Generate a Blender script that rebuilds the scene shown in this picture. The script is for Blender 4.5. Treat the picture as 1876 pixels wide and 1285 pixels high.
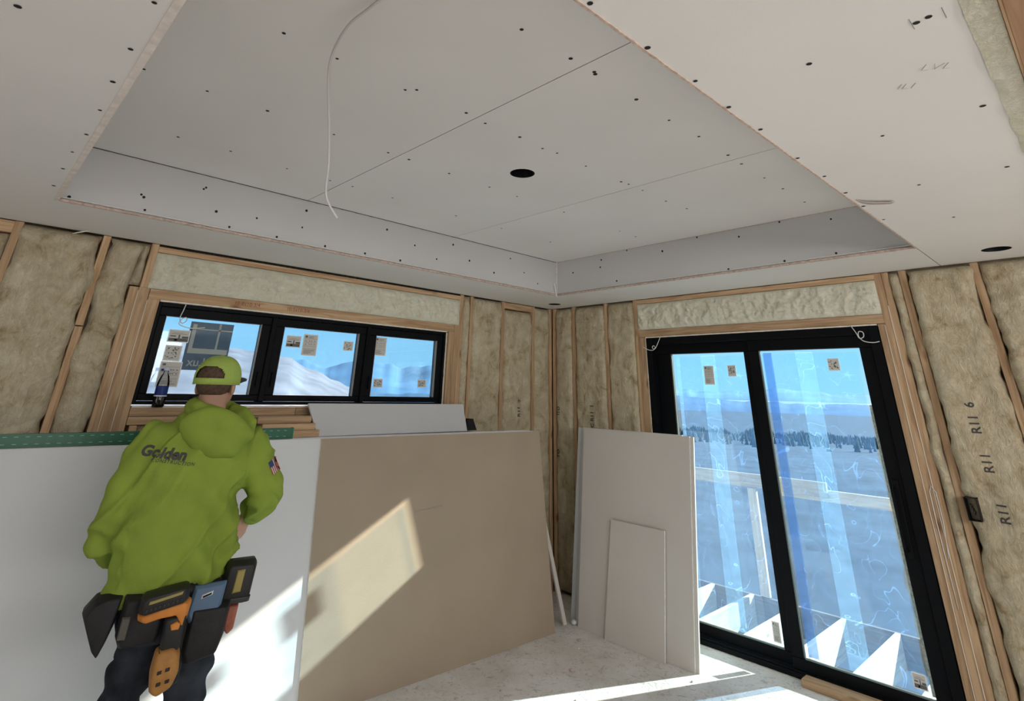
import bpy, bmesh, math, random
from mathutils import Vector, Matrix, noise
from mathutils.bvhtree import BVHTree
random.seed(7)
for o in list(bpy.data.objects): bpy.data.objects.remove(o)
C = bpy.context.scene.collection
scene = bpy.context.scene
PI = math.pi

# ------------------------------------------------------------------ camera
CP = Vector((-4.313, -3.912, 1.580))
cam_d = bpy.data.cameras.new('camera'); cam = bpy.data.objects.new('camera', cam_d); C.objects.link(cam)
yaw, pitch, roll = map(math.radians, (43.362, 23.485, 1.405))
fw = Vector((math.sin(yaw)*math.cos(pitch), math.cos(yaw)*math.cos(pitch), math.sin(pitch)))
r0 = Vector((math.cos(yaw), -math.sin(yaw), 0)); u0 = r0.cross(fw)
r2 = r0*math.cos(roll) + u0*math.sin(roll); u2 = -r0*math.sin(roll) + u0*math.cos(roll)
M = Matrix((( r2.x, u2.x, -fw.x, CP.x), (r2.y, u2.y, -fw.y, CP.y), (r2.z, u2.z, -fw.z, CP.z), (0, 0, 0, 1)))
cam.matrix_world = M
cam_d.sensor_fit = 'HORIZONTAL'; cam_d.sensor_width = 36
cam_d.lens = 36*995.9/1876; cam_d.shift_y = -(642.5-284.2)/1876
cam_d.clip_start = 0.05; cam_d.clip_end = 20000
scene.camera = cam

# ------------------------------------------------------------------ world, sun, lights, exposure
w = bpy.data.worlds.new('sky'); scene.world = w; w.use_nodes = True
nt = w.node_tree; nt.nodes.clear()
tc = nt.nodes.new('ShaderNodeTexCoord'); sx = nt.nodes.new('ShaderNodeSeparateXYZ')
rp = nt.nodes.new('ShaderNodeValToRGB'); bg = nt.nodes.new('ShaderNodeBackground'); ow = nt.nodes.new('ShaderNodeOutputWorld')
nt.links.new(tc.outputs['Generated'], sx.inputs[0]); nt.links.new(sx.outputs['Z'], rp.inputs[0])
nt.links.new(rp.outputs[0], bg.inputs[0]); nt.links.new(bg.outputs[0], ow.inputs[0])
rp.color_ramp.elements[0].position = 0.0; rp.color_ramp.elements[0].color = (0.36, 0.68, 0.90, 1)
rp.color_ramp.elements[1].position = 0.9; rp.color_ramp.elements[1].color = (0.18, 0.42, 0.85, 1)
e = rp.color_ramp.elements.new(0.12); e.color = (0.25, 0.60, 0.90, 1)
bg.inputs[1].default_value = 0.86
SUN_DIR = Vector((1.0, -0.445, 0.494)).normalized()
sd = bpy.data.lights.new('sun', 'SUN'); sun = bpy.data.objects.new('sun', sd); C.objects.link(sun)
sd.energy = 11.6; sd.angle = math.radians(0.7); sd.color = (1.0, 0.91, 0.76)
sun.location = (6, -4, 6); sun.rotation_euler = SUN_DIR.to_track_quat('Z', 'Y').to_euler()
def area(name, loc, target, sx_, sy_, power, col):
    ld = bpy.data.lights.new(name, 'AREA'); ld.shape = 'RECTANGLE'; ld.size = sx_; ld.size_y = sy_; ld.energy = power; ld.color = col
    o = bpy.data.objects.new(name, ld); C.objects.link(o); o.location = loc
    o.rotation_euler = (Vector(loc)-Vector(target)).to_track_quat('Z', 'Y').to_euler(); return o
area('house_fill_light', (-3.3, -6.4, 2.15), (-1.5, -1.0, 0.0), 3.6, 1.2, 88, (1.0, 0.99, 0.98))  # unseen fill lamp, added to brighten the floor and the stack
area('side_fill_light', (-8.0, -2.6, 1.2), (-2.0, -1.8, 1.7), 2.4, 2.0, 13, (0.96, 0.98, 1.0))  # weak fill lamp added from the left, out of view
vs = scene.view_settings
vs.view_transform = 'Standard'; vs.look = 'None'; vs.exposure = 0.60; vs.gamma = 1.0; vs.use_curve_mapping = False

# ------------------------------------------------------------------ materials
def newmat(name):
    m = bpy.data.materials.new(name); m.use_nodes = True
    nt = m.node_tree; b = nt.nodes.get('Principled BSDF'); return m, nt, b
def plain(name, col, rough=0.6, metal=0.0, var=0.0, scale=8, bump=0.0, bscale=60, spec=0.3, detail=4):
    m, nt, b = newmat(name)
    b.inputs['Roughness'].default_value = rough; b.inputs['Metallic'].default_value = metal
    b.inputs['Specular IOR Level'].default_value = spec
    tc = nt.nodes.new('ShaderNodeTexCoord')
    if var > 0:
        n = nt.nodes.new('ShaderNodeTexNoise'); n.inputs['Scale'].default_value = scale; n.inputs['Detail'].default_value = detail
        r = nt.nodes.new('ShaderNodeValToRGB')
        r.color_ramp.elements[0].position = 0.3; r.color_ramp.elements[1].position = 0.7
        r.color_ramp.elements[0].color = tuple(c*(1-var) for c in col)+(1,)
        r.color_ramp.elements[1].color = tuple(min(1, c*(1+var)) for c in col)+(1,)
        nt.links.new(tc.outputs['Object'], n.inputs['Vector']); nt.links.new(n.outputs['Fac'], r.inputs[0]); nt.links.new(r.outputs[0], b.inputs['Base Color'])
    else: b.inputs['Base Color'].default_value = tuple(col)+(1,)
    if bump > 0:
        n2 = nt.nodes.new('ShaderNodeTexNoise'); n2.inputs['Scale'].default_value = bscale; n2.inputs['Detail'].default_value = 4
        bp = nt.nodes.new('ShaderNodeBump'); bp.inputs['Strength'].default_value = bump; bp.inputs['Distance'].default_value = 0.01
        nt.links.new(tc.outputs['Object'], n2.inputs['Vector']); nt.links.new(n2.outputs['Fac'], bp.inputs['Height']); nt.links.new(bp.outputs[0], b.inputs['Normal'])
    return m
def wood(name, axis, c1=(0.38, 0.23, 0.125), c2=(0.60, 0.41, 0.25)):
    m, nt, b = newmat(name); N = nt.nodes; L = nt.links
    tc = N.new('ShaderNodeTexCoord'); oi = N.new('ShaderNodeObjectInfo'); mp = N.new('ShaderNodeMapping')
    s = [26, 26, 26]; s[axis] = 1.6; mp.inputs['Scale'].default_value = s
    va = N.new('ShaderNodeVectorMath'); va.operation = 'MULTIPLY_ADD'; va.inputs[1].default_value = (9, 7, 8)
    cx = N.new('ShaderNodeCombineXYZ')
    for i in range(3): L.new(oi.outputs['Random'], cx.inputs[i])
    L.new(cx.outputs[0], va.inputs[0]); L.new(tc.outputs['Object'], va.inputs[2]); L.new(va.outputs[0], mp.inputs['Vector'])
    n = N.new('ShaderNodeTexNoise'); n.inputs['Scale'].default_value = 1.4; n.inputs['Detail'].default_value = 5; n.inputs['Distortion'].default_value = 1.2
    L.new(mp.outputs[0], n.inputs['Vector'])
    r = N.new('ShaderNodeValToRGB'); r.color_ramp.elements[0].position = .32; r.color_ramp.elements[1].position = .62
    r.color_ramp.elements[0].color = c1+(1,); r.color_ramp.elements[1].color = c2+(1,); L.new(n.outputs['Fac'], r.inputs[0])
    # knots
    mp2 = N.new('ShaderNodeMapping'); s2 = [9, 9, 9]; s2[axis] = 3.2; mp2.inputs['Scale'].default_value = s2; L.new(va.outputs[0], mp2.inputs['Vector'])
    v = N.new('ShaderNodeTexVoronoi'); v.inputs['Scale'].default_value = 1.0; L.new(mp2.outputs[0], v.inputs['Vector'])
    r2_ = N.new('ShaderNodeValToRGB'); r2_.color_ramp.elements[0].position = .05; r2_.color_ramp.elements[1].position = .16
    r2_.color_ramp.elements[0].color = (.35, .22, .15, 1); r2_.color_ramp.elements[1].color = (1, 1, 1, 1); L.new(v.outputs['Distance'], r2_.inputs[0])
    mx = N.new('ShaderNodeMixRGB'); mx.blend_type = 'MULTIPLY'; mx.inputs[0].default_value = .8; L.new(r.outputs[0], mx.inputs[1]); L.new(r2_.outputs[0], mx.inputs[2])
    hs = N.new('ShaderNodeHueSaturation'); mr = N.new('ShaderNodeMapRange'); mr.inputs[3].default_value = .8; mr.inputs[4].default_value = 1.12
    L.new(oi.outputs['Random'], mr.inputs[0]); L.new(mr.outputs[0], hs.inputs['Value']); L.new(mx.outputs[0], hs.inputs['Color']); L.new(hs.outputs[0], b.inputs['Base Color'])
    b.inputs['Roughness'].default_value = .7; b.inputs['Specular IOR Level'].default_value = .2
    bp = N.new('ShaderNodeBump'); bp.inputs['Strength'].default_value = .15; bp.inputs['Distance'].default_value = .004; L.new(n.outputs['Fac'], bp.inputs['Height']); L.new(bp.outputs[0], b.inputs['Normal'])
    return m
WX, WY, WZ = wood('lumber_x', 0), wood('lumber_y', 1), wood('lumber_z', 2)
DW_X = wood('deck_lumber_x', 0, (.60, .50, .40), (.78, .70, .60)); DW_Y = wood('deck_lumber_y', 1, (.60, .50, .40), (.78, .70, .60)); DW_Z = wood('deck_lumber_z', 2, (.60, .50, .40), (.78, .70, .60))
def batt_mat(name, c0, c1, c2, sc=5, fib=55, stretch=(1, 1, 1), bst=.8):
    m, nt, b = newmat(name); N = nt.nodes; L = nt.links
    tc = N.new('ShaderNodeTexCoord'); oi = N.new('ShaderNodeObjectInfo'); va = N.new('ShaderNodeVectorMath'); va.operation = 'ADD'
    cx = N.new('ShaderNodeCombineXYZ'); ml = N.new('ShaderNodeMath'); ml.operation = 'MULTIPLY'; ml.inputs[1].default_value = 20; L.new(oi.outputs['Random'], ml.inputs[0])
    for i in range(3): L.new(ml.outputs[0], cx.inputs[i])
    L.new(tc.outputs['Object'], va.inputs[0]); L.new(cx.outputs[0], va.inputs[1])
    n = N.new('ShaderNodeTexNoise'); n.inputs['Scale'].default_value = sc; n.inputs['Detail'].default_value = 9; n.inputs['Roughness'].default_value = .68; n.inputs['Distortion'].default_value = .5
    L.new(va.outputs[0], n.inputs['Vector'])
    r = N.new('ShaderNodeValToRGB'); r.color_ramp.elements[0].position = .30; r.color_ramp.elements[1].position = .64
    r.color_ramp.elements[0].color = c0+(1,); r.color_ramp.elements[1].color = c2+(1,); e = r.color_ramp.elements.new(.44); e.color = c1+(1,)
    L.new(n.outputs['Fac'], r.inputs[0]); L.new(r.outputs[0], b.inputs['Base Color'])
    mp = N.new('ShaderNodeMapping'); mp.inputs['Scale'].default_value = stretch; L.new(va.outputs[0], mp.inputs[0])
    n2 = N.new('ShaderNodeTexNoise'); n2.inputs['Scale'].default_value = fib; n2.inputs['Detail'].default_value = 6; n2.inputs['Roughness'].default_value = .65; n2.inputs['Distortion'].default_value = 2.2; L.new(mp.outputs[0], n2.inputs['Vector'])
    bp = N.new('ShaderNodeBump'); bp.inputs['Strength'].default_value = bst; bp.inputs['Distance'].default_value = .018; L.new(n2.outputs['Fac'], bp.inputs['Height']); L.new(bp.outputs[0], b.inputs['Normal'])
    b.inputs['Roughness'].default_value = .75; b.inputs['Specular IOR Level'].default_value = .25
    return m
BATT = batt_mat('fibreglass_batt', (.34, .24, .13), (.56, .465, .31), (.70, .62, .455), 9, 38, (1, 1, .6), .9)
FOAM = batt_mat('spray_foam', (.76, .70, .51), (.88, .84, .67), (.93, .90, .76), 9, 60, (1.0, 1.0, 1.5), 1.0)
for n_ in FOAM.node_tree.nodes:
    if n_.type == 'BUMP': n_.inputs['Distance'].default_value = .010
WHITE_DW = plain('drywall_face', (.62, .62, .63), .85, var=.03, scale=1.5, bump=.05, bscale=220, spec=.15)
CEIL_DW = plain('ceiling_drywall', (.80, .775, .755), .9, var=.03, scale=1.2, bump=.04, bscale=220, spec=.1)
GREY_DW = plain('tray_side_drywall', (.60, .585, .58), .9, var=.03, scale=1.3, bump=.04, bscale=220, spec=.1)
BROWN_DW = plain('drywall_back_paper', (.37, .295, .22), .85, var=.05, scale=2.5, bump=.06, bscale=160, spec=.15)
GREIGE_DW = plain('drywall_grey_paper', (.60, .56, .52), .85, var=.04, scale=2, bump=.05, bscale=180, spec=.15)
EDGE = plain('gypsum_edge', (.74, .72, .68), .9, var=.1, scale=40)
PINK = plain('torn_paper_edge', (.55, .42, .35), .9, var=.25, scale=50, bump=.4, bscale=90)
BLACK = plain('black_frame', (.003, .0035, .005), .5, spec=.12)
DARK = plain('dark_cavity', (.01, .01, .01), .9)
SCREW = plain('screw_head', (.02, .02, .02), .6, metal=.3)
WIREM = plain('white_wire', (.72, .70, .68), .5)
SHEATH = plain('sheathing', (.45, .36, .24), .9, var=.2, scale=12)
CAULK = plain('caulk', (.78, .72, .62), .8)
INK = plain('ink', (.07, .065, .06), .9)
REDINK = plain('red_marker', (.30, .06, .04), .9)
PENCIL = plain('pencil', (.30, .28, .27), .9); PENCIL2 = plain('faint_pencil', (.50, .48, .46), .9)
GREEN = plain('green_level', (.010, .11, .055), .4, spec=.5)
GREENL = plain('green_level_marks', (.22, .45, .35), .5)
CONC = None
def floor_mat():
    m, nt, b = newmat('dusty_slab'); N = nt.nodes; L = nt.links
    tc = N.new('ShaderNodeTexCoord')
    n = N.new('ShaderNodeTexNoise'); n.inputs['Scale'].default_value = 2.2; n.inputs['Detail'].default_value = 8; n.inputs['Roughness'].default_value = .65; L.new(tc.outputs['Object'], n.inputs['Vector'])
    r = N.new('ShaderNodeValToRGB'); r.color_ramp.elements[0].position = .33; r.color_ramp.elements[1].position = .6
    r.color_ramp.elements[0].color = (.60, .56, .51, 1); r.color_ramp.elements[1].color = (.78, .765, .75, 1); L.new(n.outputs['Fac'], r.inputs[0])
    n3 = N.new('ShaderNodeTexNoise'); n3.inputs['Scale'].default_value = 28; n3.inputs['Detail'].default_value = 6; n3.inputs['Distortion'].default_value = 1.5; L.new(tc.outputs['Object'], n3.inputs['Vector'])
    r3 = N.new('ShaderNodeValToRGB'); r3.color_ramp.elements[0].position = .30; r3.color_ramp.elements[1].position = .45
    r3.color_ramp.elements[0].color = (.68, .64, .60, 1); r3.color_ramp.elements[1].color = (1, 1, 1, 1); L.new(n3.outputs['Fac'], r3.inputs[0])
    mx = N.new('ShaderNodeMixRGB'); mx.blend_type = 'MULTIPLY'; mx.inputs[0].default_value = .9; L.new(r.outputs[0], mx.inputs[1]); L.new(r3.outputs[0], mx.inputs[2]); L.new(mx.outputs[0], b.inputs['Base Color'])
    bp = N.new('ShaderNodeBump'); bp.inputs['Strength'].default_value = .35; bp.inputs['Distance'].default_value = .01; L.new(n3.outputs['Fac'], bp.inputs['Height']); L.new(bp.outputs[0], b.inputs['Normal'])
    b.inputs['Roughness'].default_value = .85; b.inputs['Specular IOR Level'].default_value = .2
    return m
FLOORM = floor_mat()
def glass_mat(name, tint=(.93, .97, .97), gloss=.06):
    m = bpy.data.materials.new(name); m.use_nodes = True; nt = m.node_tree; nt.nodes.clear(); N = nt.nodes; L = nt.links
    o = N.new('ShaderNodeOutputMaterial'); t = N.new('ShaderNodeBsdfTransparent'); t.inputs[0].default_value = tint+(1,)
    g = N.new('ShaderNodeBsdfGlossy'); g.inputs['Roughness'].default_value = .02; lw = N.new('ShaderNodeFresnel'); lw.inputs['IOR'].default_value = 1.45
    mx = N.new('ShaderNodeMixShader'); L.new(lw.outputs[0], mx.inputs[0]); L.new(t.outputs[0], mx.inputs[1]); L.new(g.outputs[0], mx.inputs[2]); L.new(mx.outputs[0], o.inputs[0]); return m
GLASS = glass_mat('window_glass')
def film_mat(name, alpha, col, tint, wrinkle=True, dfac=.35):
    m = bpy.data.materials.new(name); m.use_nodes = True; nt = m.node_tree; nt.nodes.clear(); N = nt.nodes; L = nt.links
    o = N.new('ShaderNodeOutputMaterial'); t = N.new('ShaderNodeBsdfTransparent'); t.inputs[0].default_value = tint+(1,)
    tr = N.new('ShaderNodeBsdfTranslucent'); tr.inputs[0].default_value = col+(1,); df = N.new('ShaderNodeBsdfDiffuse'); df.inputs[0].default_value = col+(1,)
    m1 = N.new('ShaderNodeMixShader'); m1.inputs[0].default_value = dfac; L.new(tr.outputs[0], m1.inputs[1]); L.new(df.outputs[0], m1.inputs[2])
    mx = N.new('ShaderNodeMixShader'); L.new(t.outputs[0], mx.inputs[1]); L.new(m1.outputs[0], mx.inputs[2]); L.new(mx.outputs[0], o.inputs[0])
    tc = N.new('ShaderNodeTexCoord'); mp = N.new('ShaderNodeMapping'); mp.inputs['Scale'].default_value = (1, 1, 1.0); L.new(tc.outputs['Object'], mp.inputs[0])
    n = N.new('ShaderNodeTexNoise'); n.inputs['Scale'].default_value = 6; n.inputs['Detail'].default_value = 7; n.inputs['Distortion'].default_value = 3; L.new(mp.outputs[0], n.inputs['Vector'])
    mr = N.new('ShaderNodeMapRange'); mr.inputs[1].default_value = .35; mr.inputs[2].default_value = .72; mr.inputs[3].default_value = alpha*.8; mr.inputs[4].default_value = min(1, alpha*1.25); L.new(n.outputs['Fac'], mr.inputs[0])
    # scratches / creases
    n2 = N.new('ShaderNodeTexNoise'); n2.inputs['Scale'].default_value = 5.5; n2.inputs['Detail'].default_value = 1; n2.inputs['Distortion'].default_value = 1.2; L.new(tc.outputs['Object'], n2.inputs['Vector'])
    a = N.new('ShaderNodeMath'); a.operation = 'SUBTRACT'; a.inputs[1].default_value = .5; L.new(n2.outputs['Fac'], a.inputs[0])
    ab = N.new('ShaderNodeMath'); ab.operation = 'ABSOLUTE'; L.new(a.outputs[0], ab.inputs[0])
    lt = N.new('ShaderNodeMapRange'); lt.inputs[1].default_value = 0; lt.inputs[2].default_value = .006; lt.inputs[3].default_value = .22 if wrinkle else 0; lt.inputs[4].default_value = 0; L.new(ab.outputs[0], lt.inputs[0])
    ad = N.new('ShaderNodeMath'); ad.operation = 'ADD'; ad.use_clamp = True; L.new(mr.outputs[0], ad.inputs[0]); L.new(lt.outputs[0], ad.inputs[1]); L.new(ad.outputs[0], mx.inputs[0])
    return m
FILM = film_mat('protective_film', .10, (.22, .48, 1.0), (.70, .86, 1.0))
PALE_BAND = film_mat('pale_band', .07, (.60, .85, 1.0), (.90, .96, 1.0))
BLUE_BAND = film_mat('blue_band', .07, (.20, .36, .70), (.60, .70, .82))
FILMW = film_mat('window_film', .08, (.80, .90, 1.0), (.90, .96, 1.0), False)

# ------------------------------------------------------------------ mesh helpers
WLOC = {}
def empty(name, label=None, cat=None, loc=(0, 0, 0), group=None, kind=None):
    o = bpy.data.objects.new(name, None); C.objects.link(o); o.location = loc; WLOC[o.name] = Vector(loc); o.empty_display_size = .1
    if label: o['label'] = label
    if cat: o['category'] = cat
    if group: o['group'] = group
    if kind: o['kind'] = kind
    return o
def tag(o, label=None, cat=None, group=None, kind=None):
    if label: o['label'] = label
    if cat: o['category'] = cat
    if group: o['group'] = group
    if kind: o['kind'] = kind
    return o
def link_mesh(name, me, mats, parent=None, smooth=False, base=False, zero=False):
    """mesh in world coordinates -> object whose origin is its centre"""
    if me.vertices:
        mn = Vector([min(v.co[i] for v in me.vertices) for i in range(3)]); mxx = Vector([max(v.co[i] for v in me.vertices) for i in range(3)])
        c = (mn+mxx)/2
        if base: c.z = mn.z
    else: c = Vector()
    if zero: c = Vector()
    me.transform(Matrix.Translation(-c))
    if not isinstance(mats, (list, tuple)): mats = [mats]
    if not me.materials:
        for m in mats: me.materials.append(m)
    o = bpy.data.objects.new(name, me); C.objects.link(o)
    if parent: o.parent = parent; o.location = c-WLOC[parent.name]
    else: o.location = c
    WLOC[o.name] = c.copy()
    if smooth:
        for p in me.polygons: p.use_smooth = True
    return o
def obj(name, bm, mats, parent=None, smooth=False, **k):
    bmesh.ops.recalc_face_normals(bm, faces=bm.faces)
    me = bpy.data.meshes.new(name); bm.to_mesh(me); bm.free(); return link_mesh(name, me, mats, parent, smooth, **k)
def hexa(bm, c, mi=0):
    """8 corners: bottom 4 (ccw), top 4"""
    v = [bm.verts.new(p) for p in c]; fs = []
    for f in ((3, 2, 1, 0), (4, 5, 6, 7), (0, 1, 5, 4), (1, 2, 6, 5), (2, 3, 7, 6), (3, 0, 4, 7)):
        ff = bm.faces.new([v[i] for i in f]); ff.material_index = mi; fs.append(ff)
    return v, fs
def box(bm, x0, x1, y0, y1, z0, z1, mi=0, bev=0.0):
    x0, x1 = sorted((x0, x1)); y0, y1 = sorted((y0, y1)); z0, z1 = sorted((z0, z1))
    v, fs = hexa(bm, [(x0, y0, z0), (x1, y0, z0), (x1, y1, z0), (x0, y1, z0), (x0, y0, z1), (x1, y0, z1), (x1, y1, z1), (x0, y1, z1)], mi)
    if bev > 0:
        ed = list({e for f in fs for e in f.edges}); r = bmesh.ops.bevel(bm, geom=ed, offset=bev, segments=1, affect='EDGES', profile=.5)
        for f in r['faces']: f.material_index = mi
def boxo(name, x0, x1, y0, y1, z0, z1, mat, parent=None, bev=0.0, **k):
    bm = bmesh.new(); box(bm, x0, x1, y0, y1, z0, z1, 0, bev); return obj(name, bm, mat, parent, **k)
def tube(bm, pts, radii, seg=10, mi=0, cap=True, flat=1.0):
    pts = [Vector(p) for p in pts]; n = len(pts)
    if not hasattr(radii, '__len__'): radii = [radii]*n
    rings = []; up = None
    for i in range(n):
        t = (pts[min(i+1, n-1)]-pts[max(i-1, 0)]).normalized()
        if up is None: up = Vector((0, 0, 1)) if abs(t.z) < .9 else Vector((0, 1, 0))
        a = t.cross(up).normalized(); b = a.cross(t).normalized(); up = b
        rings.append([bm.verts.new(pts[i]+a*math.cos(2*PI*k/seg)*radii[i]+b*math.sin(2*PI*k/seg)*radii[i]*flat) for k in range(seg)])
    for i in range(n-1):
        for k in range(seg):
            f = bm.faces.new((rings[i][k], rings[i][(k+1) % seg], rings[i+1][(k+1) % seg], rings[i+1][k])); f.material_index = mi
    if cap:
        bm.faces.new(rings[0][::-1]).material_index = mi; bm.faces.new(rings[-1]).material_index = mi
def capsule(bm, p0, p1, ra, rb, seg=14):
    """tapered limb with rounded ends"""
    p0 = Vector(p0); p1 = Vector(p1); d = (p1-p0); L_ = d.length; d.normalize(); pts = []; rad = []
    for a in (0.12, .35, .6, .85): th = a*PI/2; pts.append(p0-d*ra*math.cos(th)); rad.append(ra*math.sin(th))
    for t in (0, .25, .5, .75, 1): pts.append(p0.lerp(p1, t)); rad.append(ra+(rb-ra)*t)
    for a in (.85, .6, .35, .12): th = a*PI/2; pts.append(p1+d*rb*math.cos(th)); rad.append(rb*math.sin(th))
    tube(bm, pts, rad, seg)
def rings(bm, R, seg=28, mi=0, capb=True, capt=True):
    """R: list of (cx,cy,cz,rx,ry[,tiltx])  -> lofted super-ellipse"""
    rr = []
    for q in R:
        cx, cy, cz, rx, ry = q[:5]; tx = q[5] if len(q) > 5 else 0; ty = q[6] if len(q) > 6 else 0
        ring = []
        for k in range(seg):
            a = 2*PI*k/seg; c_, s_ = math.cos(a), math.sin(a)
            x = math.copysign(abs(c_)**.85, c_)*rx; y = math.copysign(abs(s_)**.85, s_)*ry
            ring.append(bm.verts.new((cx+x, cy+y, cz+x*tx+y*ty)))
        rr.append(ring)
    for i in range(len(rr)-1):
        for k in range(seg):
            bm.faces.new((rr[i][k], rr[i][(k+1) % seg], rr[i+1][(k+1) % seg], rr[i+1][k])).material_index = mi
    if capb: bm.faces.new(rr[0][::-1]).material_index = mi
    if capt: bm.faces.new(rr[-1]).material_index = mi
def ell(bm, c, rx, ry, rz, rot=None, u=20, v=14, mi=0):
    m = Matrix.Translation(c) @ (rot.to_4x4() if rot is not None else Matrix()) @ Matrix.Diagonal((rx, ry, rz, 1))
    r = bmesh.ops.create_uvsphere(bm, u_segments=u, v_segments=v, radius=1, matrix=m)
    for f in {f for vv in r['verts'] for f in vv.link_faces}: f.material_index = mi
def fuse(bm, voxel, smooth=4, fac=.5):
    """voxel-union a bmesh of closed shapes into one continuous mesh"""
    bmesh.ops.recalc_face_normals(bm, faces=bm.faces)
    me = bpy.data.meshes.new('tmp'); bm.to_mesh(me); bm.free(); o = bpy.data.objects.new('tmp', me); C.objects.link(o)
    r = o.modifiers.new('r', 'REMESH'); r.mode = 'VOXEL'; r.voxel_size = voxel
    if smooth: s = o.modifiers.new('s', 'SMOOTH'); s.factor = fac; s.iterations = smooth
    dg = bpy.context.evaluated_depsgraph_get(); me2 = bpy.data.meshes.new_from_object(o.evaluated_get(dg))
    bpy.data.objects.remove(o); bpy.data.meshes.remove(me); me2.materials.clear(); return me2
def disc(bm, c, nrm, r, seg=8, mi=0):
    nrm = Vector(nrm).normalized(); a = nrm.orthogonal().normalized(); b = nrm.cross(a); c = Vector(c)
    f = bm.faces.new([bm.verts.new(c+a*math.cos(2*PI*k/seg)*r+b*math.sin(2*PI*k/seg)*r) for k in range(seg)]); f.material_index = mi
def text_mesh(s, size, o, u, v, extr=.0006, bold=0.0, shear=0, mirror=False, spacing=1.0):
    cu = bpy.data.curves.new('txt', 'FONT'); cu.body = s; cu.size = size; cu.extrude = extr; cu.offset = bold; cu.shear = shear; cu.align_x = 'CENTER'; cu.align_y = 'CENTER'; cu.resolution_u = 3; cu.space_character = spacing
    ob = bpy.data.objects.new('txt', cu); C.objects.link(ob)
    dg = bpy.context.evaluated_depsgraph_get(); me = bpy.data.meshes.new_from_object(ob.evaluated_get(dg)); bpy.data.objects.remove(ob)
    u = Vector(u).normalized(); v = Vector(v).normalized(); n = u.cross(v)
    if mirror: u = -u
    m = Matrix(((u.x, v.x, n.x, o[0]), (u.y, v.y, n.y, o[1]), (u.z, v.z, n.z, o[2]), (0, 0, 0, 1))); me.transform(m); me.materials.clear(); return me
def text(name, s, size, o, u, v, mat, parent, **k):
    return link_mesh(name, text_mesh(s, size, o, u, v, **k), mat, parent)
def nz(x, y, z=0.0): return noise.noise(Vector((x, y, z)))

# ------------------------------------------------------------------ dimensions
H, D = 2.367, 0.298; T = H+D
TX0, TX1, TY0, TY1 = -4.192, -0.615, -3.31, -0.621
XL, YF, WT = -5.6, -3.90, 0.14      # left limit, front wall line, wall thickness
WX0, WX1, WZ0, WZ1 = -3.517, -1.318, 1.462, 2.032
DY0, DY1, DZ1 = -2.884, -1.113, 2.030

# ------------------------------------------------------------------ floor
bm = bmesh.new(); box(bm, -8.3, WT, -9.1, WT, -.12, 0); floor = obj('floor', bm, FLOORM, zero=True); tag(floor, kind='structure')

# ------------------------------------------------------------------ ceiling
ceil = empty('ceiling', loc=(0, 0, H), kind='structure')
boxo('light_block_roof', -8.35, WT, -9.0, WT, 2.86, 2.95, SHEATH, ceil)  # unseen slab, added so no sun leaks in at the panel joints
def slab_holes(name, x0, x1, y0, y1, z0, z1, holes, mat, parent):
    bm = bmesh.new()
    def loop(pts, z):
        vs_ = [bm.verts.new((x, y, z)) for x, y in pts]; return vs_, [bm.edges.new((vs_[i], vs_[(i+1) % len(vs_)])) for i in range(len(vs_))]
    loops = [[(x0, y0), (x1, y0), (x1, y1), (x0, y1)]]+[[(hx+r*math.cos(2*PI*k/28), hy+r*math.sin(2*PI*k/28)) for k in range(28)] for hx, hy, r in holes]
    allv = []
    for z in (z0, z1):
        ed = []; vv = []
        for L in loops: a, b = loop(L, z); ed += b; vv.append(a)
        bmesh.ops.triangle_fill(bm, use_beauty=True, use_dissolve=False, edges=ed); allv.append(vv)
    for a, b in zip(*allv):
        for i in range(len(a)): bm.faces.new((a[i], a[(i+1) % len(a)], b[(i+1) % len(a)], b[i]))
    return obj(name, bm, mat, parent)
g = .0025
CAN = [(-2.385, -1.956, .068)]; CAN2 = [(-.304, -3.62, .068)]; CAN3 = [(-.244, -.261, .062)]
slab_holes('drywall_panel', TX0, -2.985-g, TY0, TY1, T, T+.013, [], CEIL_DW, ceil)
slab_holes('drywall_panel', -2.985+g, -1.800-g, TY0, TY1, T, T+.013, CAN, CEIL_DW, ceil)
slab_holes('drywall_panel', -1.800+g, TX1, TY0, TY1, T, T+.013, [], CEIL_DW, ceil)
slab_holes('drywall_panel', -8.2, TX0, -9, 0, H, H+.013, [], CEIL_DW, ceil)
slab_holes('drywall_panel', TX0, TX1, TY1, 0, H, H+.013, [], CEIL_DW, ceil)
slab_holes('drywall_panel', TX1, 0, TY0+g, 0, H, H+.013, CAN3, CEIL_DW, ceil)
slab_holes('drywall_panel', TX0, 0, YF, TY0-g, H, H+.013, CAN2, CEIL_DW, ceil)
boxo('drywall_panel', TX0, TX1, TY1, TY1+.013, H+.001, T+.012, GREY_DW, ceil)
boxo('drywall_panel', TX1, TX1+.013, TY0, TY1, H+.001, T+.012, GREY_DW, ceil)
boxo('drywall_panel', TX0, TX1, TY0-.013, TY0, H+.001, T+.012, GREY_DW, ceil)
boxo('raw_edge', TX0-.001, TX0+.019, TY0, TY1-.002, H-.0025, H+.010, plain('raw_gypsum', (.78, .70, .65), .9, var=.12, scale=30), ceil)
boxo('drywall_panel', TX0-.013, TX0, TY0, TY1, H+.001, T+.012, CEIL_DW, ceil)
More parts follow.
